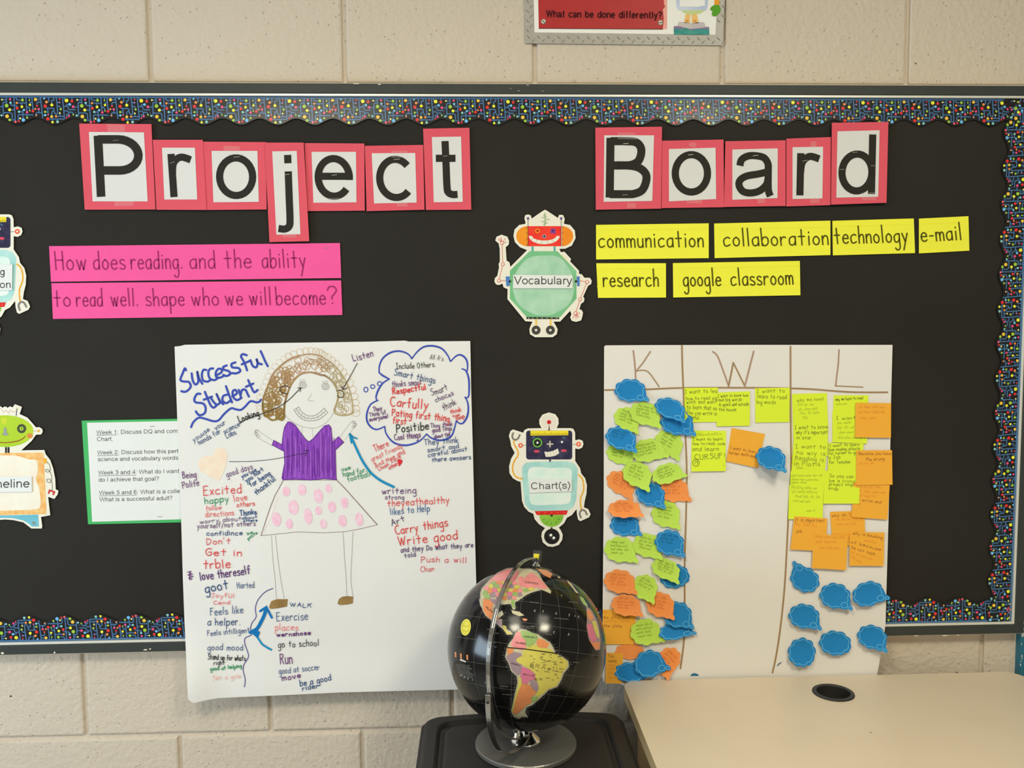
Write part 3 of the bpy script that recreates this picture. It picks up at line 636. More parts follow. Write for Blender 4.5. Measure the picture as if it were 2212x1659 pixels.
def f(mb):
    disc(mb, *z((670, 325))[0], 5.3, rf, ink((240, 140, 40)), 3); disc(mb, *z((670, 325))[0], 3.2, rf, ink((205, 60, 40)), 4); disc(mb, *z((672, 322))[0], 1.3, rf, M_INKB, 5)
part(rob, 'eye', f)
part(rob, 'nose', lambda mb: (disc(mb, *z((750, 390))[0], 4.6, rf, ink((150, 150, 160)), 4, n=6), disc(mb, *z((750, 390))[0], 2.2, rf, M_INKB, 5)))
for x in (556, 952): part(rob, 'antenna', lambda mb: (ribbon(mb, z((x, 180), (x, 508)), .9, rf, ink((90, 60, 60)), 4, cap=False), disc(mb, *z((x, 176))[0], 2.6, rf, ink((78, 72, 140)), 5)))
part(rob, 'zigzag', lambda mb: (ribbon(mb, z((760, 105), (758, 265)), 1.1, rf, ink((120, 170, 100)), 3), ribbon(mb, z((760, 120), (740, 140), (780, 150), (720, 165), (815, 188), (710, 215), (795, 230), (735, 245), (760, 255)), .7, rf, ink((130, 160, 110)), 3)))
for a, b in ((597, 624), (861, 886)): part(rob, 'neck_bar', lambda mb: fill(mb, z((a, 510), (b, 510), (b, 566), (a, 566)), rf, ink((80, 165, 160)), 1))
def f(mb):
    fill(mb, z((575,567),(905,567),(1135,805),(1135,1135),(940,1355),(540,1355),(340,1135),(340,800)), rf, wash('robot_green', (104, 172, 124), (122, 186, 140), 18), 1)
    fill(mb, z(*R_([(740,620),(930,640),(1050,780),(1110,960),(1060,1180),(900,1300),(740,1340),(580,1300),(430,1180),(370,980),(430,790),(560,650)])), rf, wash('robot_pale_green', (148, 192, 166), (168, 204, 182), 30), 2)
part(rob, 'body', f)
part(rob, 'belt', lambda mb: (fill(mb, z((537,1355),(928,1358),(928,1378),(537,1376)), rf, M_INKB, 3), [disc(mb, *z((x, 1367))[0], .9, rf, M_CARDW, 4) for x in (565, 612, 665, 725, 785, 840, 900)]))
for sd in (0, 1):
  def f(mb):
    rd = ink((205, 72, 66))
    ribbon(mb, z(*(((295,918),(208,918),(255,722),(245,470)), ((1175,920),(1262,934),(1178,1142),(1122,1308)))[sd]), .9, rf, rd, 3)
    for c, dirs in ((((245,470), ((200,420),(235,405),(285,415),(298,460),(222,412))), ((1122,1308), ((1175,1308),(1165,1350),(1130,1375),(1090,1365),(1150,1362))))[sd],):
        for d_ in dirs: ribbon(mb, z(c, d_), .9, rf, rd, 3)
    for c in (((208,918),(255,722),(245,470)),((1262,934),(1178,1142),(1122,1308)))[sd]:
        disc(mb, *z(c)[0], 3.9, rf, rd, 4); disc(mb, *z(c)[0], 2.8, rf, M_CARDW, 5)
  part(rob, 'arm', f)
for a, b, x in ((290, 337, 340), (1137, 1172, 1130)): part(rob, 'shoulder_block', lambda mb: (fill(mb, z((a, 870), (b, 868), (b, 982), (a+8, 985)), rf, ink((70, 120, 190)), 4), disc(mb, *z((x, 928))[0], 2.6, rf, M_INKB, 5)))
for a in (644, 816): part(rob, 'leg', lambda mb: fill(mb, z((a, 1378), (a+18, 1378), (a+18, 1460), (a, 1460)), rf, ink((238, 190, 80)), 3))
for x in (652, 823): part(rob, 'wheel', lambda mb, x=x: [disc(mb, *z((x, 1510))[0], r, rf, ink(c), l, n=24) for r, c, l in ((9.6, (62, 60, 58), 4), (7.2, (92, 90, 86), 5), (6.6, (62, 60, 58), 6), (2.8, (225, 222, 214), 7), (.8, (60, 60, 60), 8))])
part(rob, 'shoulder_studs', lambda mb: [ribbon(mb, z((a, b), (a+22, b-22)), .8, rf, ink((225, 200, 130)), 3) for a, b in ((955,630),(975,650),(992,668),(1008,690))])
def label_(rob, quad, lines, sf, cap, w_):
    s3 = lambda x, y, e=0: sf(x, y, e+.0024)
    mb = MB(); sheet(mb, quad, s3, MATS['bright_white_paper'], .0003, 30); lb = mb.build('word_label', parent=rob); lb.name = 'word_label'
    mb = MB()
    for t, a, b in lines: arial(mb, t, a, b, cap, w_, s3, ink((60, 60, 62)), 1)
    o2 = mb.build('printed_word', parent=lb)
label_(rob, z((378,850),(1088,855),(1090,1012),(378,1012)), [('Vocabulary',)+tuple(z((388,962),(1083,965)))], rf, 17.2, 2.0)

# --- robot with the dark head (drawn twice: Charts and the one cut by the left edge)
def chart_robot(mp, k, label, lab, sfd):
    q = zc(1080, 880, 5.35); Z = lambda *p: [mp(x, y) for x, y in q(*p)]
    out = Z((565,58),(490,85),(455,140),(455,190),(480,240),(320,243),(280,265),(270,293),(150,255),(120,275),(103,330),(120,390),(130,450),(170,525),(130,590),(105,680),(110,760),(150,820),(205,852),(238,860),(255,1080),(280,1150),(330,1205),(385,1230),(400,1290),(450,1350),(520,1395),(485,1440),(478,1490),(495,1560),(550,1605),(610,1612),(680,1590),(720,1530),(725,1470),(700,1415),(680,1390),(740,1340),(775,1275),(830,1245),(885,1175),(890,1240),(905,1300),(930,1315),(1030,1270),(1047,1235),(1020,1175),(970,1155),(980,1080),(1000,1000),(1005,900),(985,820),(940,765),(925,700),(870,620),(870,475),(910,483),(950,465),(965,425),(955,385),(915,370),(870,380),(868,290),(850,250),(820,240),(655,240),(678,190),(675,130),(640,80))
    sf = surf(sfd); mb = MB(); sheet(mb, out, sf, M_CARDW, .0009, 20); rob = mb.build('robot_cutout'); tag(rob, label, 'robot cutout', 'cardboard robots on the board')
    dc = lambda mb, x, y, r, c, l, n=16: disc(mb, *Z((x, y))[0], r*k, sf, ink(c) if isinstance(c, tuple) else c, l, n=n)
    part(rob, 'radar_dish', lambda mb: [dc(mb, *Z0, r, c, l) for Z0, r, c, l in (((567,170), 4.6, (205,45,50), 4), ((567,170), 1.6, (120,20,30), 5))]+[ribbon(mb, Z(*ell(567, 172, rr, rr, 26)), .35, sf, ink((200,185,175)), 1, closed=True) for rr in (45, 58, 70, 84)]+[fill(mb, Z((567,195),(578,270),(558,270)), sf, ink((95,70,75)), 2)])
    def rr(x0, y0, x1, y1, r): return [p for cx, cy, a in ((x1-r, y0+r, -90), (x1-r, y1-r, 0), (x0+r, y1-r, 90), (x0+r, y0+r, 180)) for p in ell(cx, cy, r, r, 5, a, a+90)]
    part(rob, 'head', lambda mb: fill(mb, Z(*rr(302, 268, 835, 602, 32)), sf, wash('robot_navy', (42, 40, 66), (66, 64, 92), 60, .6), 1))
    def f(mb):
        fill(mb, Z((350,270),(790,268),(790,323),(352,327)), sf, ink((240, 208, 50)), 2)
        for i in range(44): x = 355+i*10; ribbon(mb, Z((x, 325), (x, 285 if i % 8 == 0 else 300)), .45, sf, ink((90, 80, 40)), 3, cap=False)
    part(rob, 'ruler', f)
    part(rob, 'eye', lambda mb: [dc(mb, 433, 408, r, c, l) for r, c, l in ((10.4, (105,170,70), 2), (7.6, (20,30,20), 3), (6.2, (60,70,60), 4), (5.4, (22,30,24), 5), (2.4, (240,240,235), 6))])
    part(rob, 'eye', lambda mb: dc(mb, 716, 400, 2.4, (245,245,245), 3))
    part(rob, 'eyebrow', lambda mb: ribbon(mb, Z((375,352),(400,338)), 1.2, sf, ink((90,150,190)), 3)); part(rob, 'eyebrow', lambda mb: ribbon(mb, Z((728,345),(752,357)), 1.2, sf, ink((90,150,190)), 3))
    part(rob, 'nose', lambda mb: (ribbon(mb, Z((578,392),(578,455)), 2.6*k, sf, ink((205,195,180)), 3), ribbon(mb, Z((547,424),(610,424)), 2.6*k, sf, ink((205,195,180)), 3)))
    for x, y in ((424,508),(738,500)): part(rob, 'cheek', lambda mb: fill(mb, Z(*ell(x, y, 34, 16, 14)), sf, ink((196,70,92)), 2))
    part(rob, 'mouth', lambda mb: [fill(mb, Z((512,512),(560,515),(620,500),(668,475),(685,530),(640,558),(590,570),(530,573)), sf, ink((222,218,205)), 3)]+[ribbon(mb, Z((a, b), (a+8, b+52)), .4, sf, I_GREY, 4) for a, b in ((545,517),(580,510),(615,502),(645,490))])
    for x, y, a, b in ((238,440,(250,438),(302,438)),(908,425,(836,428),(895,426))): part(rob, 'ear', lambda mb: [ribbon(mb, Z(a, b), .8, sf, ink((90,70,100)), 2)]+[dc(mb, x, y, r, c, l) for r, c, l in ((5, (225,90,60), 3), (2, (238,225,210), 4))])
    part(rob, 'neck', lambda mb: fill(mb, Z((568,600),(590,600),(588,630),(568,630)), sf, ink((60,50,80)), 1))
    body = [(300,640),(400,628),(570,625),(780,622),(860,650),(898,710),(890,900),(882,1060),(850,1150),(790,1190),(580,1195),(400,1198),(340,1180),(290,1120),(270,960),(252,740),(262,680)]
    part(rob, 'body', lambda mb: (fill(mb, Z(*body), sf, wash('robot_teal', (146, 196, 196), (170, 210, 206), 30), 1), fill(mb, Z(*R_([(330,720),(450,690),(600,700),(760,695),(830,740),(820,900),(815,1080),(740,1120),(600,1125),(430,1130),(350,1100),(335,940)])), sf, wash('robot_pale_teal', (196, 222, 214), (218, 232, 222), 25), 2)))
    part(rob, 'skirt', lambda mb: [fill(mb, Z((402,1200),(785,1190),(768,1240),(425,1243)), sf, ink((205,40,38)), 2)]+[dc(mb, x, 1217, 1.6, (225,90,60), 3) for x in (448,522,597,670,742)])
    part(rob, 'dial', lambda mb: [fill(mb, Z(*([(455,1243)]+[(595+140*math.cos(math.radians(a)), 1243+138*math.sin(math.radians(a))) for a in range(175, 0, -12)]+[(737,1243)])), sf, wash('robot_lime', (138,190,70), (118,172,56), 40), 1), dc(mb, 597, 1250, 2.6, (50,50,30), 3)]+[ribbon(mb, Z((595+r0*math.cos(math.radians(a)), 1243+r0*math.sin(math.radians(a))), (595+r1*math.cos(math.radians(a)), 1243+r1*math.sin(math.radians(a)))), .9, sf, ink((70,90,30)), 3) for a, r0, r1 in ((150,92,112),(120,95,115),(90,92,115),(60,95,115),(30,92,112))])
    def f(mb):
        dc(mb, 600, 1492, 16.8, (30,28,28), 2, 28); dc(mb, 589, 1476, 3, (235,235,230), 4); dc(mb, 622, 1508, 3, (235,235,230), 4)
        fill(mb, Z((585,1385),(607,1385),(607,1405),(585,1405)), sf, ink((70,40,40)), 1); ribbon(mb, Z((556,1462),(572,1495),(620,1535)), .7, sf, ink((110,105,100)), 3)
    part(rob, 'button_wheel', f)
    for s in ([(160,380),(165,430),(205,500),(205,560),(165,620),(145,700),(160,770),(200,812),(262,824)], [(903,778),(945,815),(965,880),(965,960),(935,1040),(930,1110),(942,1185)]):
        def f(mb):
            c = cr(Z(*s), 6); ribbon(mb, c, 3.0*k, sf, ink((240,180,60)), 1)
            L = 0
            for a, b in zip(c, c[1:]):
                L += math.dist(a, b)
                if L > 4.6: L = 0; ribbon(mb, [a, b], 2.9*k, sf, ink((215,140,40)), 2, cap=False)
        part(rob, 'arm', f)
    for s in ([(157,290),(142,325),(150,360),(180,375),(210,355),(230,312)], [(938,1280),(922,1235),(930,1200),(955,1185),(985,1200),(1008,1245)]): part(rob, 'claw', lambda mb: ribbon(mb, cr(Z(*s), 5), 3.6*k, sf, ink((120,116,112)), 3, cap=False))
    quad, lines, cap, w_ = lab; label_(rob, quad, lines, sf, cap, w_); return rob
q = zc(1080, 880, 5.35)
chart_robot(lambda x, y: (x, y), 1, 'cardboard robot with dark square head, labelled Chart(s), behind the globe', (q((340,830),(830,826),(832,970),(340,990)), [('Chart(s)',)+tuple(q((352,948),(822,938)))], 14.8, 1.7), lambda x, y: .0150)
chart_robot(lambda x, y: (37.5+(x-1250)*1.07, 500+(y-959.4)*1.07), 1.07, 'cardboard robot with dark head cut by the left edge, above the green-faced one',
            ([(-72,572),(27,571),(26,627),(-72,627)], [('Driving', (-51, 595.5), (11, 594.5)), ('Question', (-68.5, 623), (24.5, 622))], 15.5, 1.9), lambda x, y: .0150)
# --- robot with green oval face, cut by the left edge
z = zc(0, 840, 5.53); rf = surf(.0152); ax = 62
half = [(62,215),(75,212),(90,228),(120,208),(150,222),(178,183),(262,215),(235,300),(330,345),(430,460),(470,457),(505,480),(510,515),(490,545),(430,548),(380,620),(255,735),(530,730),(545,780),(600,850),(635,950),(660,1080),(665,1200),(697,1215),(690,1260),(650,1315),(575,1290),(600,1510),(490,1530),(505,1640),(500,1668),(375,1668),(345,1645),(280,1595),(160,1568),(62,1560)]
out = z(*(half+[(2*ax-x, y) for x, y in half[::-1][1:-1]]))
mb = MB(); sheet(mb, out, rf, M_CARDW, .0009, 20); rob = mb.build('robot_cutout'); tag(rob, 'cardboard robot with green oval face and tan body at the left edge', 'robot cutout', 'cardboard robots on the board')
part(rob, 'face', lambda mb: fill(mb, z(*ell(ax, 505, 337, 190, 30)), rf, wash('robot_face_green', (154,188,44), (172,198,52), 10), 1))
for x in (356, 2*ax-356): part(rob, 'cheek', lambda mb: fill(mb, z(*ell(x, 560, 36, 30, 14)), rf, ink((205,130,60)), 2))
for x in (258, 2*ax-258): part(rob, 'eye', lambda mb: [disc(mb, *z((x, 475))[0], r, rf, ink(c), l, n=22) for r, c, l in ((9.9, (68,74,56), 2), (4.2, (165,205,60), 3), (1.5, (40,50,30), 4))])
part(rob, 'nose', lambda mb: (fill(mb, z((45,470),(62,455),(78,470),(82,525),(105,545),(85,558),(35,555),(22,540),(42,525)), rf, ink((140,150,140)), 3),))
part(rob, 'mouth', lambda mb: ribbon(mb, cr(z((2*ax-295,572),(-80,625),(62,642),(200,625),(270,595),(297,568)), 6), 1.7, rf, ink((150,50,30)), 3))
part(rob, 'brow', lambda mb: [ribbon(mb, z((22,y),(72,y)), 2.2, rf, ink((215,205,60)), 2) for y in (358,380,405)])
part(rob, 'hair', lambda mb: (ribbon(mb, z((-60,290),(-30,240),(10,235),(45,285),(70,255),(105,290),(125,252),(160,280),(190,262)), .8, rf, ink((190,140,130)), 1), ribbon(mb, z((203,235),(192,320)), 1.5, rf, ink((60,60,90)), 2), ribbon(mb, z((192,228),(222,236)), 2, rf, ink((225,205,140)), 2)))
part(rob, 'ear', lambda mb: [ribbon(mb, z((400,505),(450,503)), .9, rf, ink((150,130,120)), 1), disc(mb, *z((460,502))[0], 2.8, rf, ink((225,165,70)), 2)])
for a in (60, 90): part(rob, 'neck_bar', lambda mb: fill(mb, z((a,696),(a+24,696),(a+24,765),(a,765)), rf, M_INKB, 1))
def f(mb):
    fill(mb, z((2*ax-520,770),(520,762),(556,1495),(2*ax-556,1520)), rf, wash('robot_tan', (222,160,90), (238,190,130), 90, .5, 2), 1)
    fill(mb, z(*R_([(-300,800),(0,795),(200,800),(330,840),(440,860),(450,1000),(430,1080),(470,1200),(485,1400),(400,1440),(200,1450),(-100,1460),(-300,1450)])), rf, wash('robot_cream_pink', (236,212,196), (240,224,212), 14), 2)
part(rob, 'body', f)
part(rob, 'legs', lambda mb: (fill(mb, z((62,1512),(455,1502),(466,1645),(378,1645),(350,1615),(280,1572),(160,1545),(62,1540),(-36,1545),(-156,1572),(-226,1615),(-254,1645),(-342,1645),(-331,1520)), rf, wash('robot_blue', (92,166,190), (110,180,200), 20), 1), disc(mb, *z((402,1603))[0], 4.5, rf, ink((130,160,165)), 3), disc(mb, *z((402,1600))[0], 1.2, rf, M_INKB, 4)))
part(rob, 'arm_spring', lambda mb: (fill(mb, z((518,830),(556,830),(558,890),(524,890)), rf, ink((240,165,50)), 2), ribbon(mb, cr(z((560,875),(590,910),(600,965),(575,995),(548,985),(548,965),(575,965),(605,1010),(618,1080),(590,1120),(560,1105),(560,1080),(590,1078),(618,1120),(625,1170),(622,1210)), 5), 1.2, rf, ink((120,115,105)), 3)))
part(rob, 'claw', lambda mb: ribbon(mb, z((578,1252),(592,1212),(648,1232),(632,1268)), 3.4, rf, ink((190,45,45)), 3, cap=False))
label_(rob, z((-260,1050),(378,1045),(381,1232),(-260,1238)), [('Timeline',)+tuple(z((-225,1185),(358,1178)))], rf, 18.3, 2.2)

# ================================================================== poster above the board
pf = surf(-.0068)
M_PLATE = mat('printed_tread_plate', (158, 154, 146), rough=.4, var=.06, vscale=40, spec=.5)
quad = [(1128,-215),(1576,-215),(1561,98),(1134.5,93.5)]
mb = MB(); sheet(mb, quad, pf, M_PLATE, .0006, 60); pos = mb.build('wall_poster'); tag(pos, 'laminated poster with tread-plate edge and red panel, on the wall above the board', 'poster')
def f(mb):
    fill(mb, [(1149,-190),(1558,-190),(1545.5,75),(1154.6,70)], pf, ink((232,232,222)), 1, 60)
part(pos, 'white_panel', f)
def f(mb):
    fill(mb, [(1159,-180),(1434,-180),(1434,8),(1437,14),(1432,20),(1434,40),(1432,62.5),(1163.8,60.7)], pf, mat('poster_red', (166,26,30), rough=.45, var=.05, vscale=30, spec=.4), 2, 60)
    fill(mb, [(1434,-180),(1441,-180),(1441,63),(1432,62.5),(1434,40),(1432,20),(1437,14),(1434,8)], pf, ink((228,160,150)), 2, 60)
    ribbon(mb, [(1163.8,61.4),(1432,63.2)], 1.6, pf, ink((96,52,50)), 3, cap=False)
part(pos, 'red_panel', f)
def f(mb):
    tx = "What can be done differently?"; x = 0
    pat = {'W':14,'h':9,'a':9,'t':6,'c':8.5,'n':9,'b':9,'e':9,'d':9,'o':9,'i':4.5,'f':6,'r':6.5,'l':4.5,'y':8.5,'?':9,' ':6.5}
    tot = sum(pat[c] for c in tx); k = (1431.5-1180)/tot; dk = ink((74,20,26))
    for c in tx:
        if c != ' ':
            x0 = 1180+x*k; y0 = 37+(x*k)*.012; x1 = x0+(pat[c]-1.2)*k
            g = ARIAL[c][1]; hw = 60; xs = [p[0] for s, _ in g for p in s]; a0, a1 = min(xs)-hw, max(xs)+hw
            for s, cl in g:
                ribbon(mb, [(x0+(px-a0)/(a1-a0)*(x1-x0), y0-py*14.6/716+py/716*0) for px, py in s], 3.1, pf, dk, 4, cap=False, closed=cl, step=8)
        x += pat[c]
part(pos, 'printed_text', f)
for x, y in ((1174,46.6),(1427,49)):
    part(pos, 'printed_screw', lambda mb: (disc(mb, x, y, 5.6, pf, ink((120,112,100)), 4, n=18), disc(mb, x-.3, y-.4, 4.8, pf, ink((196,190,176)), 5, n=18), ribbon(mb, [(x-3, y-3), (x+3, y+3)] if x < 1300 else [(x-4, y), (x+4, y-.6)], 1.6, pf, ink((70,62,52)), 6)))
def f(mb):
    dk = ink((112,108,102)); lt = ink((188,184,176))
    def tread(x, y, s):
        a, b = (x-4, y-4*s), (x+4, y+4*s)
        mb.add([pf(*p, 2*LAY) for p in ((a[0], a[1]), (x+1.1, y-1.1*s), (b[0], b[1]), (x-1.1, y+1.1*s))], [(0,3,2,1) if s > 0 else (0,1,2,3)], dk)
        mb.add([pf(*p, 3*LAY) for p in ((a[0]+.9, a[1]), (x+2, y-.4*s), (b[0]+.9, b[1]), (x+1, y+.3*s))], [(0,3,2,1) if s > 0 else (0,1,2,3)], lt)
    for i in range(20):
        x = 1140+i*21.6
        if x < 1556: tread(x+2, 80+.2*i, 1); tread(x+12, 88+.2*i, -1)
    for i in range(15):
        y = 66-i*21; tread(1140, y, 1); tread(1148, y-10, -1)
        if i: tread(1552+i*.35, y, 1); tread(1562+i*.3, y-10, 1)
part(pos, 'printed_treads', f)['kind'] = 'stuff'
q = zc(1360, 0, 9.217)
def f(mb):
    fill(mb, q((905,-1600),(1590,-1600),(1560,100),(1530,210),(1240,215),(960,205),(930,130)), pf, wash('screen_blue', (196,204,222), (172,186,212), 20), 2, 60)
    fill(mb, q((985,-1500),(1500,-1500),(1500,110),(1350,135),(1150,130),(1000,130)), pf, ink((240,238,228)), 3, 60)
    fill(mb, q((1020,208),(1500,205),(1420,262),(1300,290),(1160,288),(1090,255)), pf, ink((190,202,140)), 3)
part(pos, 'printed_robot_body', f)
for a, x in ((((1110,285),(1205,290),(1200,460),(1085,455)), 1145), (((1235,290),(1340,285),(1375,460),(1240,462)), 1300)):
    part(pos, 'printed_leg', lambda mb: (fill(mb, q(*a), pf, ink((232,184,112)), 3), fill(mb, q((x-30,400),(x+30,400),(x+30,430),(x-30,430)), pf, ink((204,138,60)), 4)))
def f(mb):
    fill(mb, q((980,430),(1085,440),(1215,460),(1225,690),(880,688),(880,520),(950,515)), pf, ink((190,182,180)), 3); fill(mb, q((1225,462),(1380,440),(1480,445),(1515,525),(1580,540),(1588,690),(1225,690)), pf, ink((184,176,180)), 3)
    fill(mb, q((885,520),(1000,525),(1120,560),(1225,575),(1400,560),(1580,535),(1585,600),(880,605)), pf, ink((130,112,150)), 4); fill(mb, q((880,570),(1050,575),(1120,556),(1225,600),(1400,575),(1585,580),(1588,690),(1225,692),(885,686)), pf, wash('boot_teal', (52,128,128), (74,150,140), 60), 5)
part(pos, 'printed_boots', f)
def f(mb):
    fill(mb, q((1700,-900),(1785,-900),(1785,100),(1688,98)), pf, ink((222,152,50)), 4); fill(mb, R_(q((1690,100),(1760,100),(1810,160),(1800,240),(1720,320),(1660,318),(1635,280),(1650,225),(1640,215),(1605,190),(1625,140)), 3), pf, ink((84,150,44)), 5)
part(pos, 'printed_mitten', f)
# ================================================================== the student poster
def pdep(x, y):
    t = smooth(900, 1400, y); d = .0160+.0125*t+.006*smooth(1380, 1500, y)
    d += .018*smooth(1330, 1515, y)*smooth(520, 395, x)**1.5 if x < 520 else 0
    d += .0011*math.sin(x/47+y/160)*smooth(760, 1000, y)*.6
    return d+.0006*math.sin(y/60.)
ps = surf(pdep)
M_POST = pap('poster_paper', (214, 214, 215), var=.012)
out = [(377,748.7),(389,747.5),(399,744.8),(470,743.5),(560,741.5),(700,739.5),(800,738),(868,736),(874,735.7),(884,737.8),(950,737.3),(1015.8,736.7),(1018,850),(1021.5,974),(1024.5,1100),(1028.8,1260),(1031,1380),(1033,1488),(989,1489.4),(860,1492.5),(740,1495.6),(589.5,1502.7),(510,1506),(470,1508),(448,1512),(420.6,1518.4),(412,1516),(406,1508),(405.5,1500),(402,1419),(398,1330),(395,1250),(391.5,1130),(386,990),(382,880)]
mb = MB(); sheet(mb, out, ps, M_POST, .0004, 13); poster = mb.build('student_poster', smoothsh=False)
tag(poster, 'big white handmade poster of a girl in purple top, headed Successful Student', 'poster')
def pp(name, fn, label=None):
    mb = MB(); fn(mb); o = mb.build(name, parent=poster)
    if label: o['label'] = label
    return o
BLU, NVY, PUR, RED, BLK, GRN, GRY = (54, 74, 170), (40, 72, 122), (98, 52, 112), (206, 62, 66), (38, 38, 42), (38, 138, 92), (120, 118, 120)
NV2 = (58, 84, 130)
z1, z2, z3, z4, z5 = zc(370, 730, 6.144), zc(700, 730, 6.144), zc(370, 990, 6.144), zc(700, 990, 6.144), zc(370, 1250, 5.924)
TITLE1 = "195,430 178,405 150,470 120,555 165,578 232,585 258,640 225,690 180,715 132,706|270,470 283,560 320,618 358,580 350,500 345,450|345,450 370,540 412,608|465,425 425,425 405,485 420,560 480,580 520,555|555,405 515,410 490,460 510,535 570,560 620,530|590,500 660,460 670,420 625,410 590,460 600,520 650,525 700,500|735,365 690,385 695,420 760,440 780,480 730,505 690,490|850,325 800,345 810,390 890,400 915,440 860,470 800,465|1000,230 950,215 925,245 960,310 985,370 1005,430|935,350 1040,305|1050,295 1080,370 1125,390 1145,340 1135,285|1130,285 1150,330 1200,350|1185,175 1215,240 1245,310 1280,375"
TITLE2 = "385,742 340,745 305,810 325,855 420,870 455,930 440,1000 370,1025 325,975|445,715 480,800 520,890 560,925 600,895|430,820 540,778|520,790 570,860 610,885 645,850 620,790 600,745|600,745 640,830 690,880|750,750 690,770 680,830 730,865 790,825|725,640 760,740 805,855|810,775 870,735 850,690 815,710 820,780 870,825 930,795|895,690 928,800|920,750 940,690 985,690 1010,740 1030,778|1020,560 1060,650 1100,720 1145,690|990,648 1088,605"
PS = lambda s: [[tuple(map(float, p.split(','))) for p in t.split()] for t in s.split('|')]
for T in (TITLE1, TITLE2):
    pp('title_lettering', lambda mb: [ribbon(mb, cr(z1(*s), 5), 4.7, ps, ink(BLU), 3) for s in PS(T)])
pp('wavy_underline', lambda mb: ribbon(mb, cr(z1((262,1185),(290,1120),(360,1060),(440,1070),(560,1105),(630,1090),(700,1010),(790,935),(850,945),(920,955),(980,910),(1050,840),(1130,855),(1170,845),(1190,820)), 5), 4.4, ps, ink(BLU), 3))
# --- the girl: hair
oarc = z1((1232,1020),(1212,930),(1222,800),(1280,640),(1350,480),(1480,345),(1620,260),(1800,215),(1950,228))+z2((0,270),(120,350),(230,480),(320,640),(370,830),(385,990))
iarc = z1((1500,1060),(1500,900),(1540,740),(1600,600),(1700,490),(1840,455),(1980,490))+z2((20,505),(120,590),(180,720),(178,830),(135,950))
def hcol(t): # dark brown on the left, redder on top, tan on the right
    a, b, c = (142, 116, 62), (182, 146, 118), (172, 154, 112)
    return tuple(int(a[i]+(b[i]-a[i])*min(1, t*2.2)) if t < .45 else int(b[i]+(c[i]-b[i])*min(1, (t-.45)*3)) for i in range(3))
def hk(t): return ink(tuple(v//8*8 for v in hcol(t)))
O_, I_ = cr(oarc, 6), cr(iarc, 6)
def f(mb):
    n = len(O_)
    for i in range(n-1): ribbon(mb, O_[i:i+2], 3.6-(1.4 if i > n*.45 else 0), ps, hk(i/n), 4)
    n = len(I_)
    for i in range(n-1): ribbon(mb, I_[i:i+2], 3.8, ps, hk(i/n), 4)
    ribbon(mb, cr(z1((1232,1020),(1290,1060),(1340,1090),(1420,1075),(1470,1090),(1500,1055)), 4), 4, ps, hk(0), 4)
    ribbon(mb, cr(z2((135,950),(150,1000),(230,1025),(310,1020),(370,1000),(385,985)), 4), 3.4, ps, hk(.9), 4)
pp('hair_outline', f)
def at(C, t): k = t*(len(C)-1); i = min(int(k), len(C)-2); fr = k-i; return tuple(C[i][j]*(1-fr)+C[i+1][j]*fr for j in (0, 1))
def f(mb):
    rnd = random.Random(3)
    for i in range(120):      # curls between and outside the two arcs
        t = i/119; a, b = at(I_, t), at(O_, t)
        dense = t < .34
        for k in range(2 if dense else (1 if i % 3 else 0)):
            u = rnd.uniform(.15, .9) if dense else rnd.uniform(.25, .8)
            c = (a[0]+(b[0]-a[0])*u, a[1]+(b[1]-a[1])*u)
            r = rnd.uniform(3.5, 7) if dense else rnd.uniform(6, 10)
            ribbon(mb, ell(c[0], c[1], r, r*rnd.uniform(.6, 1), 10, rot=rnd.uniform(0, 180)), rnd.uniform(1.6, 2.8) if dense else 1.2, ps, hk(t), 2+i % 2, closed=True, cap=False)
    for i in range(34):       # loose outer curls
        t = .03+.97*i/33; b = at(O_, t); a = at(I_, t); d = (b[0]-a[0], b[1]-a[1]); l = math.hypot(*d) or 1
        c = (b[0]+d[0]/l*5, b[1]+d[1]/l*5); w_ = .7 if t < .4 else .95
        ribbon(mb, ell(c[0], c[1], 10, 7.5, 14, rot=math.degrees(math.atan2(d[1], d[0]))), w_, ps, ink((206, 190, 172) if t < .4 else (196, 172, 138)), 2, closed=True, cap=False)
pp('hair_curls', f)
PEN = ink((158, 156, 156)); PEN2 = ink((120, 116, 118))
def f(mb):
    ribbon(mb, cr([(614,893),(624,905),(640,916),(660,923),(682,924),(700,916),(714,902),(723,884)], 4), .7, ps, PEN, 3)
    for cx, cy in ((654,832),(703,835)):
        for rx, ry in ((8,7),(5,4.4),(1.2,1.2)): ribbon(mb, ell(cx, cy, rx, ry, 14, rot=15), .7, ps, PEN2, 3, closed=True)
        for k in range(4): ribbon(mb, [(cx-6+k*3.4, cy-7), (cx-6+k*3.4+.5, cy-13)], .7, ps, PEN, 3)
    ribbon(mb, cr([(673,849),(670,856),(665,864),(672,866),(678,866)], 3), .7, ps, PEN, 3)
    a = z1((1690,915),(1740,990),(1830,1035),(1930,1015),(2030,930)); b = z1((1625,955),(1700,1050),(1800,1100),(1950,1085),(2075,990))
    A_, B_ = cr(a, 6), cr(b, 6); m_ = [((p[0]+q[0])/2, (p[1]+q[1])/2) for p, q in zip(A_, B_)]
    for c in (A_, B_, m_): ribbon(mb, c, .8, ps, PEN2, 3)
    ribbon(mb, [A_[0], B_[0]], .8, ps, PEN2, 3); ribbon(mb, [A_[-1], B_[-1]], .8, ps, PEN2, 3)
    for i in range(2, len(A_)-2, 2): ribbon(mb, [m_[i], B_[i]], .6, ps, PEN, 3)
    for i in range(3, len(A_)-2, 3): ribbon(mb, [A_[i], m_[i]], .5, ps, PEN, 3)
    ribbon(mb, [(652,921),(653,946)], .6, ps, PEN, 3); ribbon(mb, [(674,923),(676,944)], .6, ps, PEN, 3)
pp('drawn_face', f)
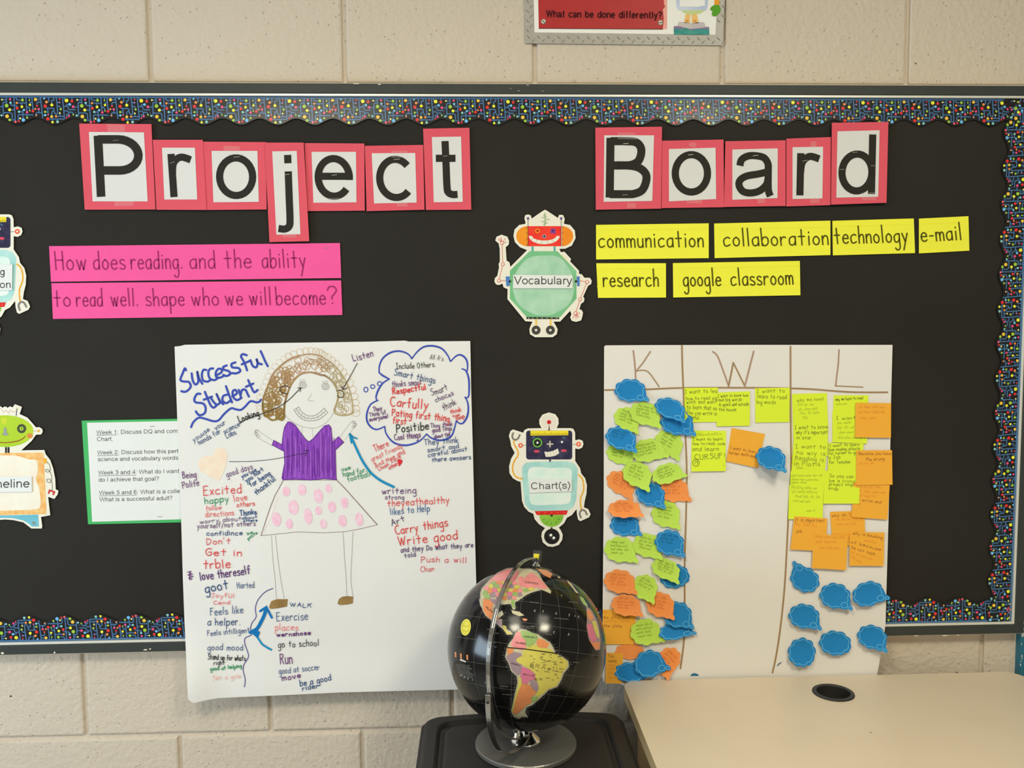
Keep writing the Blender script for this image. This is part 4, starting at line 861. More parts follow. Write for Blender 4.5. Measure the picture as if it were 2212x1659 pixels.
pp('drawn_ear', lambda mb: ribbon(mb, cr([(626,837),(616,833.5),(606,837),(604.5,842),(609,848),(621,851)], 5), 1.6, ps, ink(BLK), 5))
pp('drawn_ear', lambda mb: ribbon(mb, cr([(727,845),(733,842.5),(740,846),(743,853),(739,858.5),(732,858),(728,854)], 5), 1.3, ps, ink(BLK), 5))
# --- hands, top, skirt, legs, shoes
def f(mb):
    for s in (((563,934),(591,953)),((556,945),(588,963)),((563,934),(556,928),(551,934),(553,940),(556,945))): ribbon(mb, cr(list(s), 3), .6, ps, PEN, 3)
    for c in ((554,931),(553,937),(557,942)): ribbon(mb, ell(*c, 4, 2.6, 8), .6, ps, PEN2, 3, closed=True)
    for s in (((733,945),(757,913)),((745,950),(765,922)),((757,913),(763,909),(768,914),(769,919),(765,924))): ribbon(mb, cr(list(s), 3), .6, ps, PEN, 3)
    for c in ((764,912),(767,917),(764,922)): ribbon(mb, ell(*c, 3.4, 2.4, 8), .6, ps, PEN2, 3, closed=True)
pp('drawn_hands', f)
top = [(612,935),(615,922),(622,911),(630,913),(638,919),(650,936),(660,949),(667,954.6),(676,948),(688,934),(701,920),(710,917.5),(715,924),(718,956),(731,943.5),(742.3,955.4),(724.4,972),(725,1000),(726,1032),(727,1036),(700,1034),(671,1037),(640,1035),(611,1036),(609,1033),(612,1015),(615,1000),(614,975),(588,961),(591.4,951.4),(609,961)]
M_PURP = wash('purple_marker', (112, 48, 162), (150, 84, 196), 60, .52)
def pstripe(mt):
    nt = mt.node_tree
    n = [x for x in nt.nodes if x.type == 'TEX_NOISE'][0]; mp = nt.nodes.new('ShaderNodeMapping'); mp.inputs['Scale'].default_value = (4, 1, .35)
    l = n.inputs['Vector'].links[0]; src = l.from_socket; nt.links.remove(l); nt.links.new(src, mp.inputs[0]); nt.links.new(mp.outputs[0], n.inputs['Vector'])
pstripe(M_PURP)
def f(mb):
    fill(mb, top, ps, M_PURP, 3, 10); ribbon(mb, top, 1.6, ps, ink((92, 40, 140)), 4, closed=True)
    rnd = random.Random(5)
    for i in range(30):
        x = 617+i*3.6; y0 = 930+rnd.uniform(0, 25)+(26 if 645 < x < 690 else 0); ribbon(mb, [(x, y0), (x+rnd.uniform(-1, 1), 1030-rnd.uniform(0, 20))], rnd.uniform(.7, 1.7), ps, ink((98, 40, 150) if i % 3 else (160, 100, 200)), 5)
pp('purple_top', f)
def f(mb):
    sk = [(612,1037),(604,1052),(594,1070),(584,1095),(575,1122),(569,1140),(563.7,1157),(600,1153.5),(642,1149),(700,1151),(745,1148.5),(775,1143),(796,1138),(815,1133.5),(800,1117),(770,1083),(745,1055),(727,1037)]
    ribbon(mb, sk, 1.0, ps, ink((138, 112, 116)), 3, closed=True); ribbon(mb, sk[:7], 1.2, ps, ink((112, 84, 88)), 4); ribbon(mb, sk[13:], 1.3, ps, ink((112, 84, 88)), 4)
    for k in range(4): ribbon(mb, [(566+k*1.2, 1154-k), (598+k*2, 1070)], 1.3, ps, ink((238, 220, 222)), 2)
pp('skirt_outline', f)
M_SPOT = wash('pink_crayon', (240, 176, 202), (244, 196, 214), 120, .5)
for x, y, rx, ry, zz in ((1525,440,50,65,z3),(1735,420,55,75,z3),(1950,500,62,95,z3),(1620,650,66,100,z3),(1395,810,60,95,z3),(1815,770,54,108,z3),(1955,695,45,55,z3),(1565,870,45,68,z3),(2020,870,44,66,z3),(60,400,42,60,z4),(105,645,52,75,z4),(270,590,48,74,z4),(245,830,52,80,z4),(465,810,52,90,z4)):
    pp('skirt_spot', lambda mb: fill(mb, zz(*ell(x, y, rx, ry, 14, rot=-8)), ps, M_SPOT, 3, 12))
pp('drawn_legs', lambda mb: [ribbon(mb, cr(list(s), 3), .7, ps, PEN2, 3) for s in (((586.5,1157),(589,1205),(594,1250),(597,1293)),((594.6,1156),(600,1205),(607,1255),(614,1293)),((741,1150),(744,1200),(748,1255),(749,1290)),((762.7,1149),(760,1200),(758,1255),(763,1288)))])
M_SHOE = wash('brown_marker', (132, 104, 62), (146, 118, 74), 60)
pp('drawn_shoe', lambda mb: fill(mb, [(582,1309),(586,1299),(592,1296),(600,1294),(612,1294.5),(621.5,1294),(620.5,1303),(620,1310),(603,1313.5),(586,1315.5),(582,1313)], ps, M_SHOE, 4))
pp('drawn_shoe', lambda mb: fill(mb, [(729,1304),(732,1294),(739,1289),(750,1287.5),(763,1289),(762,1303),(750,1306),(735,1307)], ps, M_SHOE, 4))
heart = [(429,1000),(433,991),(444,985.5),(455,984.5),(461,982),(464,973),(471,968),(480,968),(487,972),(491,981),(490,993),(487,1008),(482,1022),(474,1036),(471,1038),(462,1033),(445,1025),(434,1017),(430,1010)]
pp('peach_heart', lambda mb: fill(mb, cr(heart, 3, True), ps, wash('peach_crayon', (240, 214, 198), (236, 204, 188), 60), 2))
# --- arrows, cloud
def f(mb):
    ribbon(mb, cr([(516.5,915.5),(533,905),(550,898.5),(568.6,892.8),(598,881),(622,865),(638.6,849),(649,838.5)], 5), 1.5, ps, ink(BLK), 6)
    ribbon(mb, [(643,838),(650,837.5),(648,846)], 1.4, ps, ink(BLK), 6)
pp('arrow', f)
pp('arrow', lambda mb: (ribbon(mb, cr([(495,997),(540,996.5),(581,993),(620,986.5),(640,982),(661,979)], 4), 1.0, ps, ink(BLK), 6), ribbon(mb, z1((1755,1500),(1815,1488),(1772,1572)), 1.2, ps, ink(BLK), 6)))
pp('arrow', lambda mb: (ribbon(mb, [(771.6,784.5),(757,812),(740,840.7)], 1.5, ps, ink((58,50,62)), 6), ribbon(mb, [(738,835),(740,841),(750,838)], 1.5, ps, ink((58,50,62)), 6)))
CLD = "1165,275 1110,210 1000,175 880,195 780,270 735,370 730,460|730,460 780,500 865,545|865,545 780,600 720,690 690,780 700,830|715,828 620,880 570,990 570,1100 620,1180 700,1215 805,1175|805,1175 820,1260 880,1350 960,1405 1080,1425 1200,1400 1290,1350 1360,1275|1360,1275 1420,1325 1500,1355 1600,1350 1690,1300 1730,1200 1755,1100|1755,1100 1800,1135 1850,1125 1900,1040 1915,930 1900,840 1870,785|1880,795 1915,780 1925,700 1922,560 1900,470 1870,425 1830,410|1900,435 1905,370 1890,290 1830,230 1760,235 1680,310|1675,310 1640,230 1560,140 1440,105 1320,120 1230,190 1165,275"
pp('thought_cloud', lambda mb: [ribbon(mb, cr(z2(*s), 5), 3.8, ps, ink(BLU), 3, wf=lambda t: .75+.5*math.sin(math.pi*t)**2*.6) for s in PS(CLD)])
for c in ((555,685,27,32),(645,645,28,25),(737,607,28,28)): pp('thought_bubble', lambda mb: ribbon(mb, z2(*ell(*c, 14)), 2.0, ps, ink(BLU), 3, closed=True))
TEAL = (24, 132, 182)
pp('blue_arrow', lambda mb: (ribbon(mb, cr([(756,938),(770,969),(780,990),(791,1008),(804,1024),(823.7,1038.8),(850.5,1051.8)], 6), 5.2, ps, ink(TEAL), 5), ribbon(mb, [(755,937),(757.5,950),(759,957)], 3.2, ps, ink(TEAL), 5), ribbon(mb, [(755,937),(763,944),(771,947.5)], 3.2, ps, ink(TEAL), 5)))
DB = (14, 108, 176)
pp('blue_arrow', lambda mb: (ribbon(mb, cr([(586,1403.6),(576,1398),(566,1391),(557,1378),(548,1368)], 5), 4.2, ps, ink(TEAL), 4), ribbon(mb, cr([(541,1366),(555,1358),(564,1343),(571,1328),(575,1314)], 5), 7.5, ps, ink(DB), 5), fill(mb, [(540,1364),(552,1358),(562,1366),(557,1378),(548,1372)], ps, ink(DB), 6), ribbon(mb, [(562,1320),(575,1311.5),(587,1334)], 5.0, ps, ink(DB), 6)))
pp('wavy_line', lambda mb: ribbon(mb, cr([(589.4,1271),(572.6,1278.7),(557.4,1295.6),(551.5,1314),(553,1332.7),(544,1346),(541.3,1358),(543,1371),(530,1378),(528.7,1390),(536,1412),(535.4,1422),(527,1435.7),(525.3,1449),(529.5,1467.8),(527.8,1483.8)], 5), 1.7, ps, ink((74, 66, 140)), 4))
pp('red_heart', lambda mb: fill(mb, [(858.5,996),(861,992),(864.5,992.5),(868,993),(869.5,997),(867,1002),(862,1008),(861,1004)], ps, ink((204, 44, 52)), 5))
pp('scribbled_out_letter', lambda mb: ribbon(mb, cr([(404,1236),(413,1234),(408,1238),(416,1240),(405,1242),(417,1245),(407,1248),(415,1250),(409,1252),(411,1236),(410,1251)], 4), 1.3, ps, ink(PUR), 4))
# --- everybody's words
WORDS = [ # text, baseline start, baseline end, capital height, pen, colour
('Looking',517,911,560,898,13,1.9,BLK),('you',418,954,436,944,10,1.1,NVY),('use',437,941,453,930,10,1.1,NVY),('your',466,929,488,915,10,1.2,NVY),('hands for',431,961,477,935,11,1.2,NVY),('science',485,937,518,920,11,1.2,NVY),('Labs',490,946.5,510,937,11,1.2,NVY),
('Listen',764,780.5,806,769,15,1.5,PUR),("All A's",928,775,957,780,10,1.1,GRY),('Include Others.',857,797.5,941,792.5,12,1.2,(60,62,60)),('Smart things',851,810.6,939,828,14,1.4,NV2),('thinks smart',847,836,911,831,13,1.2,PUR),('Respectful',849,852,920,841,13,2.0,RED),
('Carfully',843,876.5,923,884,20,2.0,RED),('Pating first thing',847,898,970,910.7,15,1.8,RED),('first',848,914,877,917,14,1.8,RED),('Positibe',857,934,926,927.5,17,1.9,BLK),('Cool things',853,951,908,944.5,13,1.5,PUR),('Smart',933,855,968,842,14,1.2,(88,60,92)),('choices',942,869,980,853.5,11,1.2,PUR),('think',959,887,986,873,14,1.3,(88,60,92)),('think',973.5,894,996,888,10,1.3,RED),('nise',979,902,993,898.5,7,1.1,RED),('things',986.5,909,1004,901,9,1.1,RED),
('They',807,889.5,825,885.5,10,1.3,PUR),('Think of',799,901,834,893.6,9,1.2,PUR),('everyone!',798.5,910,838,902.5,9,1.4,PUR),('Thay think',931,923.7,977,919.6,9,1.2,PUR),('good Tings',934,933.5,976,928.6,10,1.2,PUR),('about the',938,946.5,972,941.6,8,1.2,PUR),
('They think',917,962,989.7,956,13,1.4,NV2),('smart and',924,977,991,967,10,1.3,NV2),('careful about',925,987,1009,973.5,10,1.3,NV2),('there awnsers',933,997.7,1017,991.5,10,1.3,NV2),
('There',811,976,840,962.7,15,1.3,RED),('great Friends',804,997,869,967.6,11,1.1,(214,96,96)),('And',812,1011,830,1001,10,1.1,RED),('nice and',836,998.5,875,979,11,1.1,RED),('Loves',819,1017,840,1006,10,1.1,RED),('Each',845.7,998.5,867,990.4,8,1.1,RED),('other',842,1015,860,1003,9,1.2,RED),
('use',739,1017.7,757,1013.6,9,1.3,GRN),('hand for',742,1030,788.7,1020,11,1.3,GRN),('football',752,1040.5,800,1027.4,12,1.3,GRN),
('writeing',825,1067,898.6,1065,14,1.4,PUR),('strong',832,1078.7,872.5,1078,10,1.2,PUR),('theyeathealthy',837,1094,970,1086,15,1.4,RED),('likes to Help',844,1112,928,1104,15,1.4,(60,96,150)),('Art',847,1135.7,875,1125,13,1.4,(80,52,100)),('Carry things',855,1155,967,1135.7,18,1.8,RED),('Write good',861,1178,988,1164,20,1.8,RED),
('and they Do what they are',866,1192.6,1022,1181.5,11,1.4,(88,62,112)),('told',874,1205,898,1201.6,10,1.4,(88,62,112)),('Push a will',910,1214.6,1007,1215.4,13,1.3,(206,84,96)),('Chan',909,1235,937,1233,11,1.2,(206,84,96)),
('good days',490,1030,546,1013,13,1.2,PUR),('you use',523,1033,554,1017.7,9,1.4,NVY),('you hart',533,1043,570,1016,10,1.5,NVY),('for being',542.5,1052,585,1026,11,1.6,NVY),('thankful',554,1069.8,595.4,1037,12,1.6,NVY),
('Being',395,1033,423.7,1030,14,1.4,PUR),('Polite',395,1055,430,1049,14,1.4,PUR),('Excited',440,1069.8,521,1064,19,1.6,RED),('happy',443,1088.5,493.7,1083,14,1.5,GRN),('love',506,1084,534,1078.7,14,1.4,(210,90,90)),('others',511.6,1095,550,1092.5,11,1.4,(210,90,90)),('follow',445,1103,478,1100,10,1.2,(214,100,104)),('directions',444,1117,505,1113,12,1.3,(214,100,104)),('Thinks',519,1114.5,554,1110,11,1.8,NVY),
('worry about',432,1130.8,521,1124,9,1.2,(108,78,120)),('about',523,1122,555.5,1118.6,6,1.2,NVY),('others',525.4,1127.5,555.5,1126,5,1.2,NVY),('yourself/not others',426,1142,551.5,1135,11,1.3,(108,78,120)),('confidince',446.5,1156.8,523,1156,10,1.4,NVY),('be',535,1156,546,1151,6,1.2,GRN),('polite',536,1166,556,1152.8,6,1.3,GRN),
("Don't",447,1177,497,1174,13,1.5,(206,88,92)),('Get in',444,1200,521,1200.8,15,1.7,RED),('trble',440,1229,497,1226,19,1.8,RED),('love thereself',433,1253.7,540,1239,18,2.0,(84,46,110)),
('goot',444,1280,493,1272,20,2.0,NVY),('Harted',512.6,1271,549,1269.4,13,1.2,NV2),('JoyfUl',456,1291,505,1290.5,9,1.2,(216,110,116)),('Cend',461,1305.7,496,1305.7,8,1.2,(216,110,116)),('Feels like',455,1329,525,1324,16,1.4,NV2),('a helper.',448.5,1351,519,1350,16,1.5,NVY),('Feels intilligent',448.5,1374,539,1366,12,1.2,NV2),('good mood',448.5,1404,524.5,1405,13,1.3,NV2),
('Stand up for whats',449,1424,530,1427,11,1.4,BLK),('right',462,1435.7,485,1435,9,1.2,BLK),('good at helping',454.4,1449,522,1442,8,1.4,GRN),('Set a gole',459.5,1469,520,1465,10,1.1,(228,178,174)),
('WALK',626.6,1310,672,1312.5,8,1.3,NVY),('Exercise',598,1342,664.6,1338.6,18,1.4,NV2),('places',594.5,1362,643.5,1360.6,14,1.3,(222,120,124)),('wernshose',598,1375,670.5,1371.5,9,1.7,(92,44,110)),('go to school',601,1398.5,688,1395,14,1.4,(60,60,64)),('Run',606,1434.8,631.7,1433,22,1.7,PUR),('good at soccer',603,1456,690,1446.7,13,1.2,NV2),('move',610,1471,649.4,1462.7,12,1.7,PUR),('be a good',648.5,1482,715,1469.4,13,1.5,NVY),('rider',653.6,1492,688,1486,11,1.5,NVY)]
for t, ax_, ay, bx, by, cap, w_, c in WORDS:
    pp('handwriting', lambda mb: hand(mb, t, (ax_, ay), (bx, by), cap, w_*1.02, ps, ink(c), .8, 7, xh=cap*.56))
# ================================================================== the three-column chart
def kdep(x, y):
    d = .0150+.0125*smooth(900, 1360, y)+.0015*smooth(1380, 1470, y)
    d += .006*smooth(1360, 1300, x)*smooth(1300, 1470, y)
    return d+.0010*math.sin(x/70.+y/210)*smooth(760, 1000, y)
ks = surf(kdep)
M_CH = pap('chart_paper', (213, 211, 209), var=.012)
out = [(1305,749),(1308,746),(1400,745.5),(1600,745),(1800,745),(1928,745),(1925,860),(1923,972),(1920,1100),(1916,1234.7),(1912.8,1350),(1908,1382),(1904,1406),(1898,1440),(1893,1464),(1891,1478),(1700,1480),(1490,1481),(1352,1480),(1330,1478),(1308,1477.5),(1303,1470),(1300.6,1452.6),(1300.6,1417),(1301.8,1311.6),(1304,1100),(1304.5,900)]
mb = MB(); sheet(mb, out, ks, M_CH, .0004, 14); chart = mb.build('chart_paper'); tag(chart, 'tall white chart sheet with three columns headed K, W and L', 'chart')
BR = ink((150, 124, 92)); BR2 = ink((162, 134, 118))
def cp(name, fn, label=None):
    mb = MB(); fn(mb); o = mb.build(name, parent=chart)
    if label: o['label'] = label
for s in ([(1473,746.7),(1474,790),(1476,838),(1480.6,940.7),(1483.5,1020),(1482,1110),(1479,1212.8),(1479,1302),(1477.5,1382),(1470,1444)], [(1707.5,748.5),(1708,896),(1708.7,1016.7),(1704,1100),(1702.5,1126),(1696.5,1244),(1691,1310),(1684.4,1367),(1676,1420),(1668.7,1453)], [(1306.7,842.6),(1390,841.4),(1475,838),(1620,837.7),(1709,839),(1756,841),(1836.5,847),(1917,847.5)]):
    cp('marker_line', lambda mb: ribbon(mb, cr(s, 5), 3.8, ks, BR, 2))
cp('letter_k', lambda mb: (ribbon(mb, [(1368,757.8),(1370.5,780),(1372.5,802),(1373,824)], 3.4, ks, BR2, 2), ribbon(mb, [(1404.8,759.6),(1388,785),(1372.5,803.5)], 3.2, ks, BR2, 3), ribbon(mb, cr([(1373.7,801.5),(1390,799.8),(1401.5,804.7),(1415,822.5),(1423.8,835.4)], 5), 2.4, ks, BR, 3)))
cp('letter_w', lambda mb: (ribbon(mb, cr([(1539.7,759.6),(1549.8,769),(1560,795),(1574,833.6)], 4), 3.4, ks, BR2, 2), ribbon(mb, [(1574,833.6),(1584,783.5)], 3.6, ks, BR, 3), ribbon(mb, [(1584,783.5),(1608.8,833.6)], 3.2, ks, BR, 2), ribbon(mb, [(1609,833.7),(1628,759)], 3.6, ks, BR2, 3)))
cp('letter_l', lambda mb: (ribbon(mb, [(1812.4,755.6),(1811,784.6),(1805,833.7)], 3.2, ks, BR2, 2), ribbon(mb, [(1805,833.7),(1864,836.4)], 2.4, ks, BR, 2)))
cp('blue_mark', lambda mb: fill(mb, [(1491,1460),(1494,1456),(1500,1454),(1507,1456),(1510,1460)], ks, ink((44,104,146)), 3))
cp('blue_mark', lambda mb: fill(mb, [(1678,1439),(1682,1433),(1688,1430),(1688,1432),(1683,1436),(1680,1439)], ks, ink((70,104,124)), 3))
# ---------------------------------------------------------------- square sticky notes
LIME, ORN = pap('lime_note', (206, 231, 56)), pap('orange_note', (255, 163, 58))
PL, PO = ink((150, 168, 52)), ink((214, 130, 50)); PLd, POd = ink((104, 116, 50)), ink((158, 100, 50))
def note(quad, mt, off, label, lift=.004, text=(), group='lime square notes', lw=.9):
    y0 = (quad[0][1]+quad[1][1])/2; y1 = (quad[2][1]+quad[3][1])/2
    sf = surf(lambda x, y: kdep(x, y)+off+lift*max(0, (y-y0)/(y1-y0)-.25)**1.6)
    mb = MB(); sheet(mb, quad, sf, mt, .0003, 16); o = mb.build('sticky_note'); tag(o, label, 'sticky note', group)
    if text:
        mb = MB()
        for t in text:
            if isinstance(t[0], str): hand(mb, t[0], t[1], t[2], t[3], t[4] if len(t) > 4 else lw, sf, t[5] if len(t) > 5 else (PLd if mt is LIME else POd), .7, 1, xh=t[3]*.6)
            else: scrib(mb, t[0], t[1], t[2], sf, PL if mt is LIME else PO)
        mb.build('pencil_writing', parent=o)
    return o
def scrib(mb, a, b, h, sf, mt, w_=.75):
    """a line of pencil writing too small to read"""
    L = math.dist(a, b); ux, uy = (b[0]-a[0])/L, (b[1]-a[1])/L; x = 0
    while x < L-3:
        n = random.uniform(7, 16); n = min(n, L-x); p = []; k = x
        while k < x+n: p.append((k, random.uniform(0, h*.25))); p.append((k+h*.22, h*random.uniform(.6, 1) if random.random() > .25 else h*1.35)); k += h*random.uniform(.5, .75)
        if len(p) > 2: ribbon(mb, [(a[0]+ux*c+uy*d, a[1]+uy*c-ux*d) for c, d in p], w_, sf, mt, 1)
        x += n+h*.7
T = lambda s, x0, y0, x1, y1, h, w_=.9: (s, (x0, y0), (x1, y1), h, w_)
S_ = lambda x0, y0, x1, y1, h=5: ((x0, y0), (x1, y1), h)
GW = 'lime square notes in the middle column'
note([(1478.4,838),(1551,837.4),(1551,911.7),(1479,912.5)], LIME, .0010, 'lime square note at the top left of the middle column', .002, [T('I want to lea',1480,850,1549,848,8), T('how to read sig',1482,864,1549,863,7), T('work and want',1483,872,1548,871,8), T('to learn that no',1484,883,1548,886,9), T('You can write in',1484,895,1548,897,8), T('useful.',1490,905,1511,906,8)], GW)
note([(1549.8,848),(1620,845.3),(1619.6,919.6),(1548,921)], LIME, .0018, 'lime square note overlapping its left neighbour at the top of the middle column', .002, [T('I want to know how',1551,858,1616,856,6), T('and big words',1552,867,1602,866,7), T('in space and outside',1553,877,1617,876,7), T('the house',1553,888,1590,888,7)], GW)
note([(1630.8,838.6),(1706,837.5),(1705.3,911.8),(1631.7,913)], LIME, .0010, 'lime square note beside the right dividing line of the middle column', .002, [T('I want to',1635,848,1695,848,8), T('learn to read',1636,860,1699,862,9), T('big words',1635,872,1675,873,8)], GW)
n19 = note([(1494,930),(1568,930.6),(1567.6,1017.6),(1493.6,1018.7)], LIME, .0010, 'tall lime square note with the circled number 19', .006, [S_(1497,942,1560,940), T('I want to learn',1497,952,1560,951,6), T('how to read, cook',1497,961,1566,961,6), T('and learn',1496,974,1552,974,9,1.0), T('CURSUF!',1501,993,1566,990,11,1.2), T('19',1500,1003,1507,1003,8,.9), T('.',1562,1006,1565,1006,8,1.6)], GW)
mb = MB(); ribbon(mb, ell(1503.5, 999, 7, 8, 16), .9, surf(lambda x, y: kdep(x, y)+.0020+.006*max(0, (y-930)/88-.25)**1.6), PLd, 2, closed=True); mb.build('circled_number', parent=n19)
note([(1580.5,924.6),(1652.4,937.5),(1636.8,1011),(1569,996.4)], ORN, .0010, 'tilted orange square note in the middle column, under the blue cloud note', .004, [T('I want to learn',1577,970,1633,980,7), T('harder math and',1575,980,1631,989,7)], 'orange square notes in the middle column')
G1 = 'lime square notes in the right column'; G2 = 'orange square notes in the right column'
note([(1711,851),(1786,849),(1789,922),(1713,925)], LIME, .0010, 'topmost lime note of the left-hand stack in the right column', .001, [T('why we need',1722,868,1778,864,7,.7), S_(1724,877,1764,876), S_(1725,887,1771,885), S_(1729,896,1772,894), S_(1735,906,1745,905)], G1)
note([(1713,912),(1789,910),(1788,985),(1715,986)], LIME, .0017, 'second lime note from the top of the left-hand stack in the right column', .001, [T("I want to know",1717,927,1788,926,8), T("why it's important",1720,938,1788,937,8), T('in star',1721,949,1752,949,7)], G1)
note([(1714,953),(1788,951),(1782,1022),(1709,1024)], LIME, .0024, 'middle lime note of the left-hand stack, about why reading is in plots', .001, [T('I want to',1719,968,1783,969,8), T('no wiy is',1721,981,1782,985,9), T('Reading is',1718,993,1779,997,9), T('in Plotis',1716,1005,1771,1007,9), S_(1721,1014,1740,1013)], G1)
note([(1708,1018),(1782,1016),(1778,1090),(1705,1092)], LIME, .0031, 'fourth lime note from the top of the left-hand stack, full of small writing', .001, [S_(1709,1030,1778,1029,4), S_(1711,1038,1772,1039,4), S_(1711,1044,1748,1045,4)], G1)
note([(1705,1048),(1779,1048),(1777,1122),(1702.7,1121.6)], LIME, .0038, 'lowest lime note of the left-hand stack, above the orange notes', .001, [S_(1710,1056,1771,1058), S_(1711,1065,1765,1066), S_(1718,1075,1771,1077), S_(1713,1084,1751,1087), S_(1742,1106,1760,1106)], G1)
note([(1800.8,853.8),(1876,853.8),(1873,927),(1798,925)], LIME, .0010, 'topmost lime note of the right-hand stack, partly under an orange note', .001, [T('why we have to read',1805,866,1864,862,6), S_(1806,876,1830,874,4)], G1)
note([(1798,887),(1875,888),(1872.6,958.7),(1798,955)], LIME, .0017, 'second lime note of the right-hand stack, its right half under an orange note', .001, [T('I want',1807,907,1848,906,7), S_(1809,917,1840,915), S_(1809,927,1845,926), S_(1812,937,1845,936), S_(1810,948,1872,949)], G1)
note([(1789.6,956.4),(1865.5,958.6),(1860,1034),(1788,1032)], LIME, .0024, 'third lime note of the right-hand stack, mentioning a teacher', .001, [T('I want to learn',1792,965,1856,963,6), T('how reading affects',1791,974,1857,972,6), T('for career to get',1790,982,1855,980,6), T('a Job',1790,991,1815,990,7), T('for Teacher',1791,1001,1838,1001,7)], G1)
note([(1781.8,1016.7),(1858,1018),(1856,1088),(1778.5,1088)], LIME, .0031, 'lowest lime note of the right-hand stack, saying so you can be something', .003, [T('So you can',1792,1031,1843,1033,7), T('be a living',1792,1041,1846,1043,7), T('project stop',1791,1049,1843,1050,6), T('stop.',1790,1058,1813,1058,6)], G1)
note([(1848,870),(1925,871),(1924.6,945.7),(1847,944.8)], ORN, .0040, 'orange note at the top right of the right column', .003, [S_(1855,882,1915,882), S_(1855,893,1917,893), S_(1858,906,1892,906)], G2)
note([(1849.4,973),(1926.9,972.5),(1928,1047),(1849,1048)], ORN, .0040, 'orange note second from the top at the right edge of the chart', .002, [T('Because you have',1855,983,1925,982,6), T('the wrong',1870,995,1910,994,6), S_(1856,1004,1889,1003)], G2)
note([(1843,1042),(1922,1048),(1917,1122.6),(1840,1117)], ORN, .0034, 'orange note tucked under the one above at the right edge of the chart', .003, [S_(1849,1054,1903,1056), S_(1850,1064,1912,1067), S_(1850,1074,1893,1075), T('we write and',1847,1081,1903,1088,6), S_(1852,1092,1858,1092)], G2)
note([(1793,1105.7),(1867.6,1103),(1869,1178),(1799,1180)], ORN, .0020, 'orange note in the middle of the lower orange cluster, under two others', .001, [T('why do I read',1797,1117,1863,1112,6), S_(1806,1125,1866,1124), S_(1806,1136,1848,1134)], G2)
note([(1715.7,1115),(1787.6,1120),(1783,1191),(1707.3,1187)], ORN, .0046, 'leftmost orange note of the lower cluster, over the lime stack', .002, [T('It is important',1717,1127,1781,1128,8), S_(1717,1136,1774,1141,7), T('job.',1720,1150,1734,1151,7)], G2)
note([(1756.7,1154),(1831.5,1157),(1827.9,1231.5),(1754.3,1227.4)], ORN, .0056, 'lowest orange note of the cluster, hanging below its neighbours', .004, [S_(1761,1162,1826,1164), S_(1762,1174,1812,1173), S_(1770,1186,1812,1187)], G2)
note([(1835,1149),(1910.6,1150.3),(1908.7,1222.6),(1835,1222)], ORN, .0040, 'lower right orange note with slanting lines of writing', .004, [T('why is Reading',1842,1154,1906,1164,6), S_(1866,1170,1898,1176), T('of because',1838,1173,1902,1190,6), T('be not cash',1839,1185,1889,1200,6), S_(1838,1194,1884,1212), S_(1837,1203,1860,1220)], G2)
note([(1301.8,1316.7),(1374.6,1317),(1370,1392),(1303,1392)], ORN, .0010, 'orange square note at the left edge of the first column, next to the globe', .003, [S_(1304,1325,1318,1325), T('so you can',1304,1336,1360,1336,7), S_(1305,1345,1362,1344), T('the class',1304,1355,1343,1355,7)], 'orange square notes in the first column')
note([(1309,1410),(1346,1411),(1343,1477),(1307.6,1476)], ORN, .0030, 'narrow orange note at the bottom left corner of the chart', .004, [T('You',1314,1420,1326,1420,7), T('need',1315,1430,1331,1430,6), S_(1315,1439,1331,1439), S_(1315,1448,1330,1448), S_(1314,1457,1331,1457), S_(1314,1466,1331,1467)], 'orange square notes in the first column')
# ---------------------------------------------------------------- cloud-shaped notes
TAILP = [(1.0,.07),(1.02,.3),(1.03,.50),(1.15,.62),(1.24,.80),(1.20,.95),(1.10,.98),(.98,.92),(.86,.90),(.71,.97),(.55,.93),(.42,.90)]
def cloud_outline(tail=True):
    o = list(TAILP) if tail else [(1.0,.1),(1.02,.25),(.93,.45),(.92,.6),(.8,.7),(.62,.72),(.55,.9),(.42,.92)]
    a = 70.; lobes = 7; span = 360-70-5
    for i in range(1, 57):
        t = i/57; th = math.radians(a+span*t); r = .90+.115*abs(math.sin(math.pi*lobes*t))
        o.append((r*math.cos(th), r*math.sin(th)))
    return o
CO, CON = cloud_outline(), cloud_outline(False)
INN = [( .88*r*math.cos(th), .88*r*math.sin(th)) for r, th in ((.90+.10*abs(math.sin(math.pi*9*i/72)), math.radians(5*i)) for i in range(72))]
CB_, CL_, COR = pap('blue_cloud_note', (34, 120, 184), var=.06), pap('lime_cloud_note', (174, 207, 84), var=.03), pap('orange_cloud_note', (246, 138, 74), var=.03)
LN = {id(CB_): ink((116, 190, 222)), id(CL_): ink((196, 226, 104)), id(COR): ink((252, 168, 112))}
PN = {id(CB_): ink((26, 92, 134)), id(CL_): ink((112, 140, 44)), id(COR): ink((190, 104, 56))}
